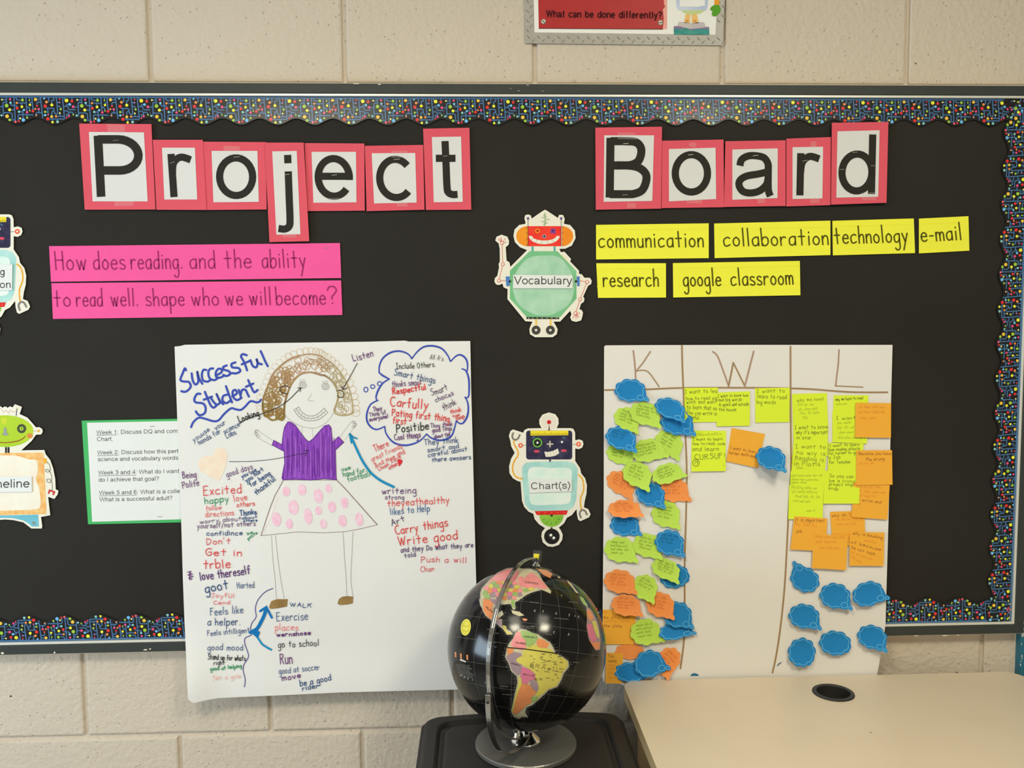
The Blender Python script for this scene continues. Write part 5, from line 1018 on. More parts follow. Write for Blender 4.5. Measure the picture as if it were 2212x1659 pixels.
def cloud(cx, cy, hw, hh, rot, mt, off, lift, label, tail=True, flip=False, up=.0, write=4, group=None, clip=None, curl='b'):
    c, s = math.cos(math.radians(rot)), math.sin(math.radians(rot)); fx = -1 if flip else 1
    tr = lambda u, v: (cx+(fx*u*hw*c-v*hh*s), cy+(fx*u*hw*s+v*hh*c))
    def df(x, y):
        q = (y-cy)/hh; qx = (x-cx)/hw
        return kdep(cx, min(cy, 1462))+off+lift*max(0, (q+.55)/1.55)**1.7+up*max(0, (-q-.3))**1.5+.0016*qx*qx*(1 if lift > .004 else .3)
    sf = surf(df); mb = MB(); poly = [tr(u, v) for u, v in (CO if tail else CON)]
    if clip: poly = [(x, min(y, clip)) for x, y in poly]
    sheet(mb, poly, sf, mt, .0003, 9); o = mb.build('thought_cloud_note'); tag(o, label, 'sticky note', group or {id(CB_): 'blue cloud notes', id(CL_): 'lime cloud notes', id(COR): 'orange cloud notes'}[id(mt)])
    mb = MB(); w_ = .85 if mt is CB_ else .6; l = LN[id(mt)]
    ribbon(mb, [tr(u, v) for u, v in INN if not (tail and u > .5 and v > .45)], w_, sf, l, 1, cap=False) if not tail else None
    if tail:
        seg = [(u, v) for u, v in INN]; k = [i for i, (u, v) in enumerate(seg) if (u > .42 and v > .42)]
        seg = seg[k[-1]+1:]+seg[:k[0]]; ribbon(mb, [tr(u, v) for u, v in seg], w_, sf, l, 1, cap=False)
        ribbon(mb, [tr(*p) for p in ell(.66, .62, .21, .21, 16)], w_, sf, l, 2, cap=False, closed=True)
        ribbon(mb, [tr(*p) for p in ell(1.03, .78, .12, .12, 12)], w_, sf, l, 2, cap=False, closed=True)
    mb.build('printed_outline', parent=o)
    if write:
        mb = MB()
        for i in range(write):
            v = -.45+.27*i; wd = .62-.25*abs(v+.1)
            a, b = tr(-wd, v), tr(wd*random.uniform(.5, 1), v)
            scrib(mb, a, b, 4.6, surf(lambda x, y: df(x, y)+.00005), PN[id(mt)], .7)
        mb.build('pencil_writing', parent=o)
    return o
K = 'in the first column'
cloud(1361,843,34,25,0,CB_,.0012,.006,'blue cloud note overlapping the foot of the letter K',write=0)
cloud(1354,904,29,24,22,CL_,.0012,.004,'lime cloud note half under another lime one, second row, left edge')
cloud(1393,893,34,25,14,CL_,.0024,.005,'lime cloud note just below the topmost blue cloud')
cloud(1462,912,36,28,5,CB_,.0012,.007,'blue cloud note by the left dividing line, lower of the two overlapping',write=0)
cloud(1447,882,34,22,18,CB_,.0040,.010,'upper blue cloud note by the left dividing line, its bottom curling out',write=0)
cloud(1339,980,30,22,14,CL_,.0012,.003,'dark lime cloud note shaded by the blue one above it at the left edge')
cloud(1341,946,34,25,14,CB_,.0040,.014,'blue cloud note at the left edge between the lime ones',write=3)
cloud(1445,956,32,26,30,CL_,.0012,.004,'lime cloud note under the pair of blue ones by the dividing line')
cloud(1398,973,36,25,-12,CL_,.0028,.005,'lime cloud note tilted up in the middle of the first column')
cloud(1341,1043,33,24,28,COR,.0012,.003,'orange cloud note at the left edge, partly under a lime one')
cloud(1455,1058,32,27,0,COR,.0012,.004,'orange cloud note touching the left dividing line')
cloud(1376,1024,33,27,24,CL_,.0034,.009,'lime cloud note above the orange and blue overlap')
cloud(1440,1023,33,22,-20,CL_,.0040,.008,'lime cloud note tilted up towards the left dividing line')
cloud(1405,1067,32,26,14,CB_,.0024,.006,'blue cloud note between two orange ones',write=0)
cloud(1349,1134,32,24,2,CB_,.0012,.004,'blue cloud note at the left edge, its top under an orange one',write=3)
cloud(1348,1099,35,20,-2,COR,.0050,.012,'flat orange cloud note overlapping the blue one below it')
cloud(1438,1110,31,29,12,CL_,.0012,.005,'lime cloud note beside the dividing line, below the orange and blue ones')
cloud(1339,1187,34,28,4,CL_,.0012,.007,'lime cloud note at the left edge beside another lime one')
cloud(1398,1178,32,26,12,CL_,.0012,.006,'lime cloud note half under the round blue one')
cloud(1446,1172,32,28,10,CB_,.0034,.008,'round blue cloud note beside the left dividing line, above a lime one',write=3)
cloud(1457,1245,32,26,-12,CB_,.0012,.004,'blue cloud note mostly hidden behind a lime one at the dividing line',tail=False,write=0)
cloud(1438,1229,32,22,22,CL_,.0036,.009,'lime cloud note lying over a hidden blue one')
cloud(1338,1256,34,26,6,COR,.0024,.006,'orange cloud note at the left edge beside a dark lime one')
cloud(1393,1268,28,27,26,CL_,.0012,.010,'lime cloud note between three orange ones',write=3)
cloud(1352,1307,32,24,4,COR,.0044,.008,'orange cloud note above the orange square note')
cloud(1426,1306,31,27,14,COR,.0030,.007,'orange cloud note overlapping the big blue pair at the bottom')
cloud(1458,1362,36,20,-14,CB_,.0014,.014,'lower blue cloud note of the overlapping pair at the dividing line, its tip curling',write=0)
cloud(1463,1328,32,29,6,CB_,.0026,.007,'upper blue cloud note of the overlapping pair at the dividing line',write=0)
cloud(1394,1365,33,29,-8,CL_,.0030,.007,'lime cloud note over the orange square note')
cloud(1360,1407,32,18,0,COR,.0012,.002,'shaded orange cloud note behind the lowest blue ones',tail=False,write=0)
cloud(1442,1427,25,32,44,COR,.0016,.008,'lowest orange cloud note with its tail hanging down to the desk',write=3)
cloud(1362,1452,36,22,0,CB_,.0044,.005,'dark blue cloud note at the bottom left corner of the chart',tail=False,write=0,clip=1474)
cloud(1402,1434,33,30,-22,CB_,.0070,.008,'lowest round blue cloud note, over an orange one',write=0)
cloud(1665,989,33,25,14,CB_,.0024,.034,'single blue cloud note in the middle column, curling away with a clear shadow',write=0)
G3 = 'blue cloud notes at the foot of the right column'
cloud(1739,1252,33,27,206,CB_,.0012,.006,'blue cloud note with its tail pointing up to the left',write=0,group=G3,flip=False)
cloud(1804,1287,34,28,8,CB_,.0012,.013,'blue cloud note in the middle of the upper three in the right column',write=0,group=G3)
cloud(1875,1283,35,27,-18,CB_,.0012,.013,'blue cloud note reaching past the right edge, level with the border strip',write=0,group=G3)
cloud(1737,1331,34,27,8,CB_,.0012,.012,'blue cloud note second from the bottom beside the right dividing line',write=0,group=G3)
cloud(1804,1389,35,27,6,CB_,.0012,.012,'blue cloud note with its tail folded under, bottom row',write=0,group=G3,tail=False)
cloud(1884,1376,33,26,16,CB_,.0012,.014,'blue cloud note at the lower right corner of the chart',write=0,group=G3)
cloud(1732,1409,30,32,20,CB_,.0012,.016,'round blue cloud note with no tail at the bottom left of the right column',write=0,group=G3,tail=False)
# ================================================================== desk
TB = -.036                                   # back edge of the desk top
zt_ = P(1650, 1463.5, -TB).z                 # height of the desk top
M_LAM = mat('desk_laminate', (198, 184, 164), rough=.38, var=.02, vscale=8, spec=.4, bump=.02, bscale=500)
M_EDGE = mat('desk_edge_band', (178, 154, 112), rough=.5)
xa = PZ(1351, 1490, zt_).x; xb = PZ(1419, 1659, zt_).x; XL = (xa+xb)/2
xc = PZ(2190, 1459, zt_).x
def rounded(x0, y0, x1, y1, r, n=8):
    return [p for cx, cy, a in ((x1-r, y1-r, 0), (x0+r, y1-r, 90), (x0+r, y0+r, 180), (x1-r, y0+r, 270)) for p in ell(cx, cy, r, r, n, a, a+90)]
def prism(mb, poly, z0, z1, mt, side=None, hole=None):
    n = len(poly); b = [Vector((x, y, z0)) for x, y in poly]; t = [Vector((x, y, z1)) for x, y in poly]
    if hole:
        m_ = len(hole); tt = tessellate_polygon([t, [Vector((x, y, z1)) for x, y in hole]])
        allp = t+[Vector((x, y, z1)) for x, y in hole]
        def up(f): 
            a, b_, c = (allp[i] for i in f); return f if (b_-a).cross(c-a).z > 0 else f[::-1]
        mb.add(allp, [up(tuple(f)) for f in tt], mt)
        lo = [Vector((p.x, p.y, z0)) for p in allp]; mb.add(lo, [up(tuple(f))[::-1] for f in tt], mt)
        mb.add(allp[n:]+lo[n:], [(j, (j+1) % m_, m_+(j+1) % m_, m_+j) for j in range(m_)], side or mt)
    else: mb.add(t, [tuple(range(n))], mt); mb.add(b, [tuple(range(n-1, -1, -1))], mt)
    mb.add(b+t, [(i, (i+1) % n, n+(i+1) % n, n+i) for i in range(n)], side or mt)
gc = PZ(1800, 1497, zt_); GR = .5*(PZ(1846, 1500, zt_)-PZ(1754, 1494, zt_)).length
desk = empty('desk', ((XL+xc)/2, TB-.3, 0)); tag(desk, 'beige laminate desk against the wall under the chart, round cable hole in its top', 'desk')
mb = MB(); prism(mb, rounded(XL, TB-.62, xc+.02, TB, .035), zt_-.028, zt_, M_LAM, M_EDGE, ell(gc.x, gc.y, GR*.86, GR*.86, 32)); mb.build('desk_top', parent=desk)
M_GROM = mat('black_plastic', (38, 37, 35), rough=.45, spec=.5)
mb = MB(); n = 40
prof = [(GR, 0), (GR*.985, .0022), (GR*.95, .003), (GR*.80, .003), (GR*.78, .001), (GR*.77, -.028), (GR*.70, -.030), (0.0, -.030)]
vs = [Vector((gc.x+r*math.cos(6.2832*i/n), gc.y+r*math.sin(6.2832*i/n), zt_+h)) for r, h in prof for i in range(n)]
mb.add(vs, [(k*n+i, k*n+(i+1) % n, (k+1)*n+(i+1) % n, (k+1)*n+i) for k in range(len(prof)-1) for i in range(n)], M_GROM)
mb.build('cable_grommet', parent=desk, smoothsh=False)
mb = MB(); mb.box((XL+.03, TB-.56, 0), (XL+.05, TB-.03, zt_-.028), M_EDGE); mb.build('side_panel', parent=desk)
mb = MB(); mb.box((xc-.04, TB-.56, 0), (xc-.02, TB-.03, zt_-.028), M_EDGE); mb.build('side_panel', parent=desk)
mb = MB(); mb.box((XL+.05, TB-.10, .30), (xc-.04, TB-.085, zt_-.028), M_EDGE); mb.build('back_panel', parent=desk)
mb = MB(); sc_ = lambda x, y, e=0: PZ(x, y, zt_+.0003); ribbon(mb, [(1878, 1581), (1884, 1583.5)], 1.2, sc_, mat('desk_scratch', (120, 104, 80), rough=.8), 0, cap=False); mb.build('scratch', parent=desk)

# ================================================================== storage bin and globe
GY = -.262
zlid = P(1136, 1611, -GY).z
M_BIN = mat('bin_plastic', (37, 35, 34), rough=.5, var=.04, vscale=20, spec=.22, bump=.05, bscale=300)
cL = PZ(905, 1590, zlid).x; cRr = PZ(1363, 1590, zlid).x
yb = PZ(1136, 1531, zlid).y; ybc = PZ(930, 1545, zlid).y
cxm = (cL+cRr)/2; hw_ = (cRr-cL)/2; LEN = .58; yf = ybc-LEN
sb = empty('storage_bin', (cxm, (yb+yf)/2, 0)); tag(sb, 'dark grey plastic storage bin with lid, under the globe, left of the desk', 'storage bin')
def outline(ins, bow=1.):
    """lid plan with rounded corners and bowed ends"""
    x0, x1 = cL+ins, cRr-ins; y1, y0 = ybc-ins*1.0, yf+ins; r = max(.008, .028-ins*.25); pts = []
    for cx, cy, a in ((x1-r, y1-r, 0), (x0+r, y1-r, 90), (x0+r, y0+r, 180), (x1-r, y0+r, 270)): pts += ell(cx, cy, r, r, 6, a, a+90)
    out = []
    for i, p in enumerate(pts):
        q = pts[(i+1) % len(pts)]; k = max(1, int(math.dist(p, q)/.025))
        for j in range(k): out.append((p[0]+(q[0]-p[0])*j/k, p[1]+(q[1]-p[1])*j/k))
    b_ = (yb-ybc)*bow; ym = (y0+y1)/2
    return [(x, y+(b_*(1-((x-cxm)/hw_)**2) if y > ym else -b_*(1-((x-cxm)/hw_)**2))*abs(y-ym)/((y1-y0)/2)) for x, y in out]
def loft(mb, rings, mt, cap0=True, cap1=True):
    n = len(rings[0][0]); vs = [Vector((x, y, z)) for ring, z in rings for x, y in ring]
    fs = [(k*n+i, k*n+(i+1) % n, (k+1)*n+(i+1) % n, (k+1)*n+i) for k in range(len(rings)-1) for i in range(n)]
    if cap1: fs.append(tuple((len(rings)-1)*n+i for i in range(n)))
    if cap0: fs.append(tuple(range(n-1, -1, -1)))
    mb.add(vs, fs, mt)
def rs(ins, ref):       # ring with the same number of points as ref, moved inward
    c = (cxm, (ybc+yf)/2); out = []
    for x, y in ref:
        dx, dy = x-c[0], y-c[1]; out.append((c[0]+dx*(1-ins/hw_), c[1]+dy*(1-ins/(LEN/2))))
    return out
base = outline(0)
mb = MB()
rings = [(rs(.004, base), zlid-.034), (base, zlid-.034), (rs(.0005, base), zlid-.014), (rs(.006, base), zlid-.0125), (rs(.009, base), zlid-.003), (rs(.013, base), zlid-.0002), (rs(.016, base), zlid+.0006), (rs(.034, base), zlid+.0006), (rs(.037, base), zlid-.0012), (rs(.042, base), zlid-.007), (rs(.047, base), zlid-.0075), (rs(.052, base), zlid-.003), (rs(.056, base), zlid-.0004), (rs(.06, base), zlid)]
loft(mb, rings, M_BIN); mb.build('lid', parent=sb, smoothsh=False)
mb = MB(); loft(mb, [(rs(.055, base), 0), (rs(.05, base), .01), (rs(.016, base), zlid-.10), (rs(.014, base), zlid-.0345)], M_BIN); mb.build('bin_body', parent=sb)
for sx in (-1, 1):
    mb = MB(); x = cxm+sx*(hw_-.004); mb.box((min(x, x+sx*.012), (ybc+yf)/2-.06, zlid-.07), (max(x, x+sx*.012), (ybc+yf)/2+.06, zlid-.03), M_BIN); mb.build('handle', parent=sb, bevel=.004)
# ---- globe
v = ray(1138, 1396); t = (GY-CP.y)/v.y; GC = CP+v*t
GRAD = 163.5/FPX*(GC-CP).length*.999
gb = empty('globe', (GC.x, GC.y, zlid+.0008)); tag(gb, 'black political globe in a chrome swing mount, standing on the storage bin', 'globe')
vd = (CP-GC).normalized()
# globe axis, leaning to the right as seen from the desk side
ur = CR-vd*CR.dot(vd); ur.normalize(); uu = vd.cross(ur).normalized()
if uu.z < 0: uu = -uu
th = math.radians(7.2); AX = (uu*math.cos(th)+ur*math.sin(th)).normalized()
M_GLOBE = mat('globe_black', (13, 13, 14), rough=.16, spec=.42, coat=0., var=.25, vscale=12)
M_CHROME = mat('chrome', (228, 228, 226), rough=.10, metal=1., raw=True)
M_STEEL = mat('brushed_steel', (128, 126, 122), rough=.34, metal=.55, raw=True, bump=.03, bscale=80)
e1 = ur-AX*ur.dot(AX); e1.normalize(); e2 = AX.cross(e1)
def gp(lat, lon, r=1.0):    # lon 0 faces +e1
    a, b = math.radians(lat), math.radians(lon)
    return GC+(AX*math.sin(a)+(e1*math.cos(b)+e2*math.sin(b))*math.cos(a))*GRAD*r
mb = MB(); NL, NM = 48, 96; vs = [gp(90-180*i/NL, 360*j/NM) for i in range(NL+1) for j in range(NM)]
mb.add(vs, [(i*NM+j, (i+1)*NM+j, (i+1)*NM+(j+1) % NM, i*NM+(j+1) % NM) for i in range(NL) for j in range(NM)], M_GLOBE)
ball = mb.build('ball', parent=gb, smoothsh=True); ball.location = (0, 0, 0)
bpy.context.view_layer.update()
_bm = bmesh.new(); _bm.from_mesh(ball.data); bmesh.ops.remove_doubles(_bm, verts=_bm.verts, dist=1e-5); bmesh.ops.recalc_face_normals(_bm, faces=_bm.faces); _bm.to_mesh(ball.data); _bm.free()
for p in ball.data.polygons: p.use_smooth = True
def gsf(x, y, e=0.):        # pixel -> on the ball, just proud of it
    d = ray(x, y).normalized(); oc = CP-GC; b = oc.dot(d); c = oc.dot(oc)-GRAD*GRAD; q = b*b-c
    p = CP+d*(-b-math.sqrt(q)) if q > 0 else CP+d*(-b)
    n = (p-GC).normalized(); return GC+n*(GRAD+.0001+e*.8)
zg = zc(960, 1180, 3.464)
mapm = {}
def gm(c):
    k = 'map_%d_%d_%d' % c
    mt = mat(k, c, rough=.32, spec=.45, coat=.2, var=.07, vscale=70); return mt
PKM, GRM, ORM, YEM, PUM, BEM, MGM, DGM = gm((206,128,130)), gm((132,158,92)), gm((198,124,78)), gm((186,176,82)), gm((140,118,128)), gm((176,170,140)), gm((190,104,130)), gm((70,66,62))
I_MAP = ink((112, 110, 106)); I_MAPL = ink((150, 148, 142))
def land(name, pieces, label=None):
    mb = MB()
    for pts, mt, lay in pieces: fill(mb, zg(*pts), gsf, mt, lay, 4)
    o = mb.build(name, parent=gb)
    if label: o['label'] = label
SA = [(570,618),(610,625),(660,650),(700,660),(740,690),(790,720),(815,760),(830,800),(880,825),(925,858),(930,900),(890,950),(872,1000),(842,1050),(780,1072),(740,1110),(700,1148),(655,1185),(612,1203),(603,1240),(625,1275),(580,1272),(560,1287),(520,1272),(500,1230),(510,1190),(528,1100),(548,1020),(543,970),(500,930),(480,870),(456,830),(470,760),(490,720),(515,690),(530,650)]
land('south_america', [(SA, BEM, 1),
 ([(515,690),(540,640),(570,640),(575,680),(610,700),(610,760),(580,780),(530,760),(495,745)], PKM, 2), ([(570,632),(620,635),(690,660),(700,690),(680,720),(640,760),(610,740),(605,700),(575,680)], GRM, 3),
 ([(700,688),(740,698),(785,730),(770,760),(700,757),(688,720)], ORM, 2), ([(610,760),(640,745),(680,735),(710,757),(780,765),(820,792),(880,828),(920,865),(920,895),(882,945),(864,1000),(832,1046),(778,1066),(732,1103),(700,1130),(680,1100),(705,1060),(700,1020),(680,990),(680,950),(640,920),(590,890),(550,870),(535,850),(550,835),(585,820),(582,790)], YEM, 3),
 ([(470,760),(522,760),(510,800),(473,812)], ORM, 3), ([(472,815),(520,790),(575,800),(580,820),(542,850),(585,895),(575,950),(550,968),(505,925),(484,870),(462,830)], PUM, 2),
 ([(580,900),(640,920),(680,960),(680,1000),(640,1000),(620,1030),(580,1020),(568,970)], MGM, 4), ([(640,1000),(690,1010),(705,1060),(690,1092),(660,1060),(640,1030)], PUM, 5), ([(650,1130),(690,1118),(702,1142),(662,1168)], GRM, 5),
 ([(580,1022),(640,1038),(670,1080),(690,1095),(650,1130),(650,1168),(610,1192),(570,1232),(530,1256),(514,1240),(530,1160),(552,1090)], ORM, 4), ([(557,980),(575,985),(578,1030),(552,1090),(530,1160),(514,1240),(520,1262),(506,1230),(516,1180),(534,1100),(553,1030)], YEM, 5)])
NAM = [(345,245),(400,200),(470,168),(548,163),(600,172),(650,172),(705,205),(735,262),(797,338),(793,356),(745,335),(690,315),(720,330),(660,345),(620,362),(590,382),(548,412),(527,420),(532,470),(515,477),(497,432),(440,437),(400,435),(372,462),(366,490),(386,518),(400,500),(432,484),(442,510),(415,535),(395,552),(430,548),(432,600),(498,638),(515,660),(470,662),(440,620),(385,575),(345,548),(310,520),(288,480),(286,440),(270,385),(270,350),(282,315)]
land('north_america', [(NAM, BEM, 1), ([(350,246),(400,204),(470,172),(546,167),(558,200),(540,258),(480,266),(420,262),(370,264),(325,290)], PKM, 2), ([(552,235),(600,218),(640,186),(700,232),(738,268),(775,315),(740,322),(690,308),(640,326),(600,308),(556,298)], PKM, 2),
 ([(290,392),(340,402),(365,430),(360,480),(385,520),(412,532),(390,555),(350,548),(315,520),(293,480),(290,430)], ORM, 2), ([(335,388),(420,410),(432,432),(380,440),(345,412)], PUM, 3), ([(385,560),(428,552),(428,600),(400,590)], PUM, 3), ([(500,400),(525,405),(527,468),(506,450)], GRM, 3)]
 + [([(x+w_/2+(w_*.62+((x*7+y*3+k*13) % 9)-4)*math.cos(k*.785+.3), y+h_/2+(h_*.62+((x*5+y*7+k*11) % 7)-3)*math.sin(k*.785+.3)) for k in range(8)], m_, 4+((x+y)//9) % 4) for x, y, w_, h_, m_ in ((352,265,36,22,GRM),(392,264,36,20,ORM),(430,262,40,22,YEM),(472,264,34,22,GRM),(508,266,34,26,PKM),(300,300,34,30,PKM),(336,290,32,26,YEM),(370,288,38,26,GRM),(410,286,34,28,PKM),(446,288,34,24,ORM),(482,290,38,24,PUM),(522,296,36,24,YEM),(290,332,34,34,GRM),(326,320,34,34,ORM),(362,316,34,30,MGM),(398,318,36,26,YEM),(436,316,36,28,GRM),(474,318,34,24,YEM),(510,322,40,24,ORM),(552,320,34,26,PKM),(590,318,40,24,GRM),(632,312,34,20,YEM),(300,366,40,28,GRM),(344,352,40,30,PUM),(386,348,38,28,PKM),(426,346,40,28,YEM),(468,344,40,26,MGM),(510,348,36,26,GRM),(548,350,32,28,PUM),(470,372,36,26,PUM),(508,376,30,24,PKM),(430,376,36,28,ORM),(388,378,38,28,PUM))])
for pc in [([(500,478),(560,490),(598,518),(560,524),(510,503)], BEM, 1), ([(583,538),(622,545),(612,560),(590,556)], ORM, 1), ([(268,382),(282,404),(284,470),(268,440),(262,405)], BEM, 1), ([(690,168),(760,178),(808,206),(792,240),(742,216)], ORM, 1), ([(848,224),(868,232),(862,242),(846,234)], BEM, 1), ([(918,250),(952,285),(985,330),(1004,352),(985,350),(950,305),(925,275)], BEM, 1), ([(590,182),(640,172),(692,188),(700,212),(650,196),(612,222),(596,246),(580,220)], BEM, 3), ([(436,590),(462,598),(470,640),(498,650),(512,662),(470,658),(446,628)], YEM, 2)]: land('island', [pc])
land('africa_and_europe', [([(1008,372),(1040,390),(1072,440),(1068,456),(1040,436),(1020,402)], GRM, 1), ([(1060,452),(1085,462),(1108,492),(1132,540),(1150,590),(1160,640),(1168,700),(1164,775),(1130,780),(1108,745),(1078,690),(1062,600),(1066,540)], PUM, 1), ([(1062,470),(1090,480),(1118,540),(1092,560),(1070,530)], ORM, 2), ([(1064,590),(1100,575),(1120,640),(1140,700),(1110,720),(1078,672)], MGM, 2), ([(1100,560),(1132,560),(1152,630),(1158,690),(1138,680),(1120,630)], YEM, 3), ([(1080,700),(1112,724),(1140,712),(1162,720),(1160,768),(1132,776),(1108,744)], ORM, 2)])
def f(mb):
    def rib(pts, w_, mt, lay=1, closed=False): ribbon(mb, zg(*pts), w_, gsf, mt, lay, cap=False, step=4, closed=closed)
    rib(SA, .9, I_MAPL, 6, True); rib(NAM, .8, I_MAPL, 5, True)
    cx, cy = 690, 900
    rnd = random.Random(9)
    def hatch(poly, c, n, l0, l1, skip=()):
        for i in range(len(poly)):
            a, b = poly[i], poly[(i+1) % len(poly)]; L = math.dist(a, b)
            for k in range(max(1, int(L/8))):
                t = (k+rnd.random())/max(1, int(L/8)); p = (a[0]+(b[0]-a[0])*t, a[1]+(b[1]-a[1])*t)
                nx, ny = (b[1]-a[1])/L, -(b[0]-a[0])/L; l = rnd.uniform(l0, l1)
                rib([p, (p[0]+nx*l, p[1]+ny*l*.5)], .35, I_MAP, 1)
    hatch(SA, (cx, cy), 0, 14, 34); hatch(NAM[12:], (450, 330), 0, 10, 26)
    # equator
    rib([(470,757),(600,768),(720,785),(845,802)], 2.0, ink((22,20,16)), 7)
part_ = MB(); f(part_); part_.build('printed_coastlines', parent=gb)['kind'] = 'stuff'
def f(mb):
    mt = I_MAP; gw = .0003
    def grib(pts, w_=.00032, m_=mt):
        vs = []; n = len(pts)
        for i, p in enumerate(pts):
            d = (pts[min(n-1, i+1)]-pts[max(0, i-1)]).normalized(); nn = (p-GC).normalized(); s = nn.cross(d)*w_/2
            q = GC+nn*(GRAD+.0002); vs += [q-s, q+s]
        mb.add(vs, [(2*i, 2*i+1, 2*i+3, 2*i+2) for i in range(n-1)], m_)
    for lat in range(-75, 90, 15): grib([gp(lat, l) for l in range(0, 361, 5)])
    for lon in range(0, 360, 15): grib([gp(l, lon+7) for l in range(-80, 81, 5)])
part_ = MB(); f(part_); part_.build('printed_grid', parent=gb)['kind'] = 'stuff'
def f(mb):
    def word(chars, cap, w_=.8, c=(165,163,158)):
        for ch, x, y in chars:
            p = zg((x, y))[0]; arial(mb, ch, p, (p[0]+cap*.62, p[1]+.8), cap, w_, gsf, ink(c), 2)
    word([('A',668,490),('T',730,497),('L',776,503),('A',828,509),('N',876,516),('T',925,524),('I',968,530),('C',996,537)], 5)
    word([('O',754,640),('C',812,652),('E',868,660),('A',922,666),('N',974,672)], 5)
    word([('N',728,358),('O',784,366),('T',868,376),('A',900,382),('C',940,388)][:3], 3.6, .5)
    word([('P',120,972),('A',145,985),('C',172,996),('I',205,1004),('F',250,1016),('I',300,1026),('C',338,1034)], 4.6)
    word([('S',980,970),('O',1020,968),('T',1062,966)], 4, .6, (96,94,92)); word([('O',862,1108),('C',905,1106),('E',945,1106),('A',985,1106),('N',1025,1106)], 3.6, .5, (90,88,86))
    rnd = random.Random(4)
    for i in range(9): y = 885+i*11; scrib(mb, zg((88+i*3, y))[0], zg((190+rnd.uniform(0, 40), y+14))[0], 1.6, gsf, I_MAP, .4)
    for x, y, l in ((320,625,60),(345,650,60),(340,720,50),(340,752,50),(640,422,70),(820,540,60),(755,660,60),(930,420,80),(960,870,50),(420,1050,70),(430,1110,70),(880,545,50),(560,600,110),(560,612,110),(645,600,50)): scrib(mb, zg((x, y))[0], zg((x+l, y+5))[0], 1.6, gsf, I_MAP, .4)
    for x, y in ((78,790),(118,800),(165,810)): fill(mb, zg((x, y), (x+13, y+4), (x+14, y+42), (x+2, y+38)), gsf, ORM, 2, 5)
    fill(mb, zg((120,840),(165,862),(160,868),(120,855)), gsf, ink((200,198,192)), 2, 5)
    for txt, a, b, cap in (('Brazil',(640,900),(860,940),8), ('Bolivia',(590,960),(670,975),3), ('Colombia',(530,725),(610,735),3), ('Venezuela',(590,680),(690,688),3), ('Peru',(500,880),(560,895),3.4), ('Canada',(600,275),(700,290),4), ('Mexico',(310,460),(360,500),3.2)):
        hand(mb, txt.upper(), zg(a)[0], zg(b)[0], cap, .6, gsf, DGM, .2, 6)
    for i in range(60):
        x = rnd.uniform(590, 880); y = rnd.uniform(800, 1010)
        if x > 640 and x+y < 1830: scrib(mb, zg((x, y))[0], zg((x+rnd.uniform(14, 30), y+3))[0], 1.5, lambda a, b, e=0: gsf(a, b, e+.0008), DGM, .4)
part_ = MB(); f(part_); part_.build('printed_names', parent=gb)['kind'] = 'stuff'
def f(mb):
    fill(mb, zg(*ell(162, 607, 37, 62, 26, rot=8)), gsf, gm((206,196,70)), 3, 5); ribbon(mb, zg(*ell(162, 607, 26, 46, 20, rot=8)), .5, gsf, ink((150,140,50)), 5, cap=False, closed=True)
    for s in ([(140,600),(150,592),(158,604)], [(166,604),(176,594),(184,604)], [(146,628),(160,640),(178,630)]): ribbon(mb, zg(*s), .6, gsf, ink((140,130,50)), 5)
mb = MB(); f(mb); o = mb.build('round_sticker', parent=gb); o['label'] = 'yellow round smiling sticker'
# ---- chrome half ring from pole to pole, seen a little left of centre
ring_dir = (vd*math.cos(math.radians(-23))+ur*math.sin(math.radians(-23))); ring_dir = (ring_dir-AX*ring_dir.dot(AX)).normalized(); side = AX.cross(ring_dir)
def band(mb, r0, r1, wd, a0, a1, mt, n=48, rr=None):
    vs = []
    for i in range(n+1):
        a = math.radians(a0+(a1-a0)*i/n); d = AX*math.cos(a)+ring_dir*math.sin(a)
        k = rr(a0+(a1-a0)*i/n) if rr else 0
        for r, s in ((r0+k, -1), (r0+k, 1), (r1+k, 1), (r1+k, -1)): vs.append(GC+d*(r*GRAD)+side*(s*wd/2))
    fs = [(0, 1, 2, 3), tuple(4*n+k for k in (3, 2, 1, 0))]
    for i in range(n):
        for k in range(4): a = 4*i+k; b = 4*i+(k+1) % 4; fs.append((a, a+4, b+4, b))
    mb.add(vs, fs, mt)
M_RING = mat('polished_ring', (176, 173, 168), rough=.2, metal=1., raw=True)
mb = MB(); band(mb, 1.085, 1.105, .0085, -4, 184, M_RING); band(mb, 1.083, 1.107, .0012, -4, 184, M_CHROME); o = mb.build('chrome_half_ring', parent=gb, bevel=.0006)
CRAD = lambda a: .150*math.sin(math.pi*max(0, min(1, (a-121)/78.)))
mb = MB(); band(mb, 1.118, 1.14, .0105, 121, 199, M_RING, 48, CRAD); o = mb.build('swing_cradle', parent=gb, bevel=.0008)
def cyl(mb, a, b, r0, r1, mt, n=20):
    d = (b-a).normalized(); u = d.orthogonal().normalized(); v_ = d.cross(u); vs = []
    for p, r in ((a, r0), (b, r1)): vs += [p+(u*math.cos(6.2832*i/n)+v_*math.sin(6.2832*i/n))*r for i in range(n)]
    mb.add(vs, [(i, (i+1) % n, n+(i+1) % n, n+i) for i in range(n)]+[tuple(range(n-1, -1, -1)), tuple(range(n, 2*n))], mt)
ra = math.radians(125); rd = AX*math.cos(ra)+ring_dir*math.sin(ra); pr = GC+rd*((1.14+CRAD(125))*GRAD)
mb = MB(); cyl(mb, pr-rd*.008, pr+rd*.0014, .0030, .0024, mat('rivet_dark', (70, 68, 66), rough=.4, metal=.8, raw=True)); mb.build('rivet', parent=gb)
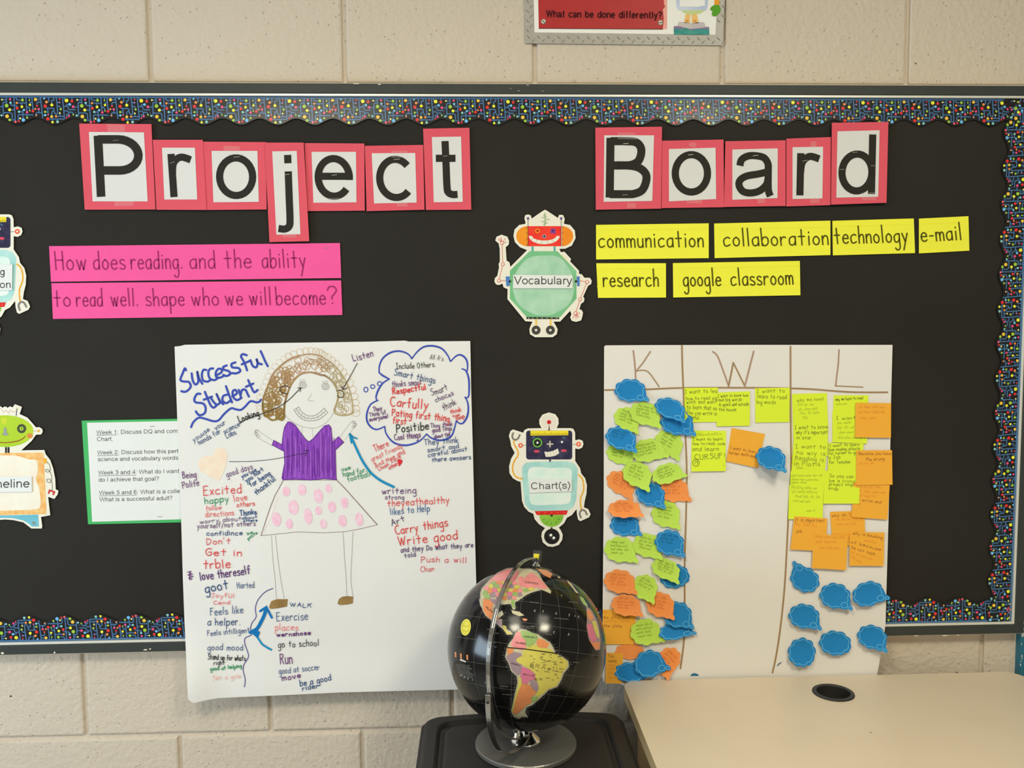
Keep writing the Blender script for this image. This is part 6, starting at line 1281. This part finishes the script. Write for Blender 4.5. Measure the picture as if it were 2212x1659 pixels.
mb = MB(); cyl(mb, GC+AX*(GRAD*.995), GC+AX*(GRAD*1.085), .0045, .0045, M_CHROME); cyl(mb, GC+AX*(GRAD*1.0), GC+AX*(GRAD*1.03), .009, .006, M_CHROME); mb.build('pole_pin', parent=gb)
mb = MB(); cyl(mb, GC-AX*(GRAD*.995), GC-AX*(GRAD*1.085), .0045, .0045, M_CHROME); cyl(mb, GC-AX*GRAD, GC-AX*(GRAD*1.03), .009, .006, M_CHROME); mb.build('pole_pin', parent=gb)
bx = GC+AX*(GRAD*1.115); mb = MB()
c8 = []
for sx in (-1, 1):
    for sy in (-1, 1):
        for sz in (-1, 1): c8.append(bx+side*(sx*.0085)+ring_dir*(sy*.0045)+AX*(sz*.0115+.002))
mb.add(c8, [(0,1,3,2),(4,6,7,5),(0,4,5,1),(2,3,7,6),(0,2,6,4),(1,5,7,3)], M_GROM); o = mb.build('ring_clip', parent=gb, bevel=.001)
mb = MB(); u3 = ring_dir*.0048; c4 = [bx+u3+side*(a*.0052)+AX*(b*.0055+.001) for a, b in ((-1,-1),(1,-1),(1.2,1),(-1.2,1))]; mb.add(c4, [(0,1,2,3)], ink((200,184,50))); o = mb.build('clip_sticker', parent=gb); o['label'] = 'small yellow sticker'
# ---- base: steel disc, chrome cone
bc = P(1136, 1611, -GY); BRD = .5*(PZ(1246, 1614, zlid)-PZ(1027, 1614, zlid)).length
def lathe(mb, c, prof, mt, n=64):
    vs = [Vector((c.x+r*math.cos(6.2832*i/n), c.y+r*math.sin(6.2832*i/n), h)) for r, h in prof for i in range(n)]
    mb.add(vs, [(k*n+i, k*n+(i+1) % n, (k+1)*n+(i+1) % n, (k+1)*n+i) for k in range(len(prof)-1) for i in range(n)]+[tuple((len(prof)-1)*n+i for i in range(n)), tuple(range(n-1, -1, -1))], mt)
mb = MB(); Z0 = zlid+.0008
lathe(mb, bc, [(BRD*.97, Z0), (BRD*1.0, Z0+.001), (BRD*1.0, Z0+.007), (BRD*.985, Z0+.009), (BRD*.5, Z0+.0098), (.02, Z0+.010)], M_STEEL); mb.build('base_disc', parent=gb)
ct = .025
mb = MB(); lathe(mb, bc, [(.0290, Z0+.0095), (.0285, Z0+.0125), (.0255, Z0+.0145), (.0145, Z0+ct), (.012, Z0+ct+.002)], M_CHROME, 40); mb.build('base_cone', parent=gb, smoothsh=True)
end = GC+(AX*math.cos(math.radians(197))+ring_dir*math.sin(math.radians(197)))*((1.13+CRAD(197))*GRAD)
mb = MB(); cyl(mb, Vector((bc.x, bc.y, Z0+ct)), end, .008, .006, M_CHROME); mb.build('cradle_bolt', parent=gb)
print('globe', GC, GRAD, 'lid', zlid, 'base', bc, 'lowest', GC.z-GRAD, 'end', end, 'desk', zt_)
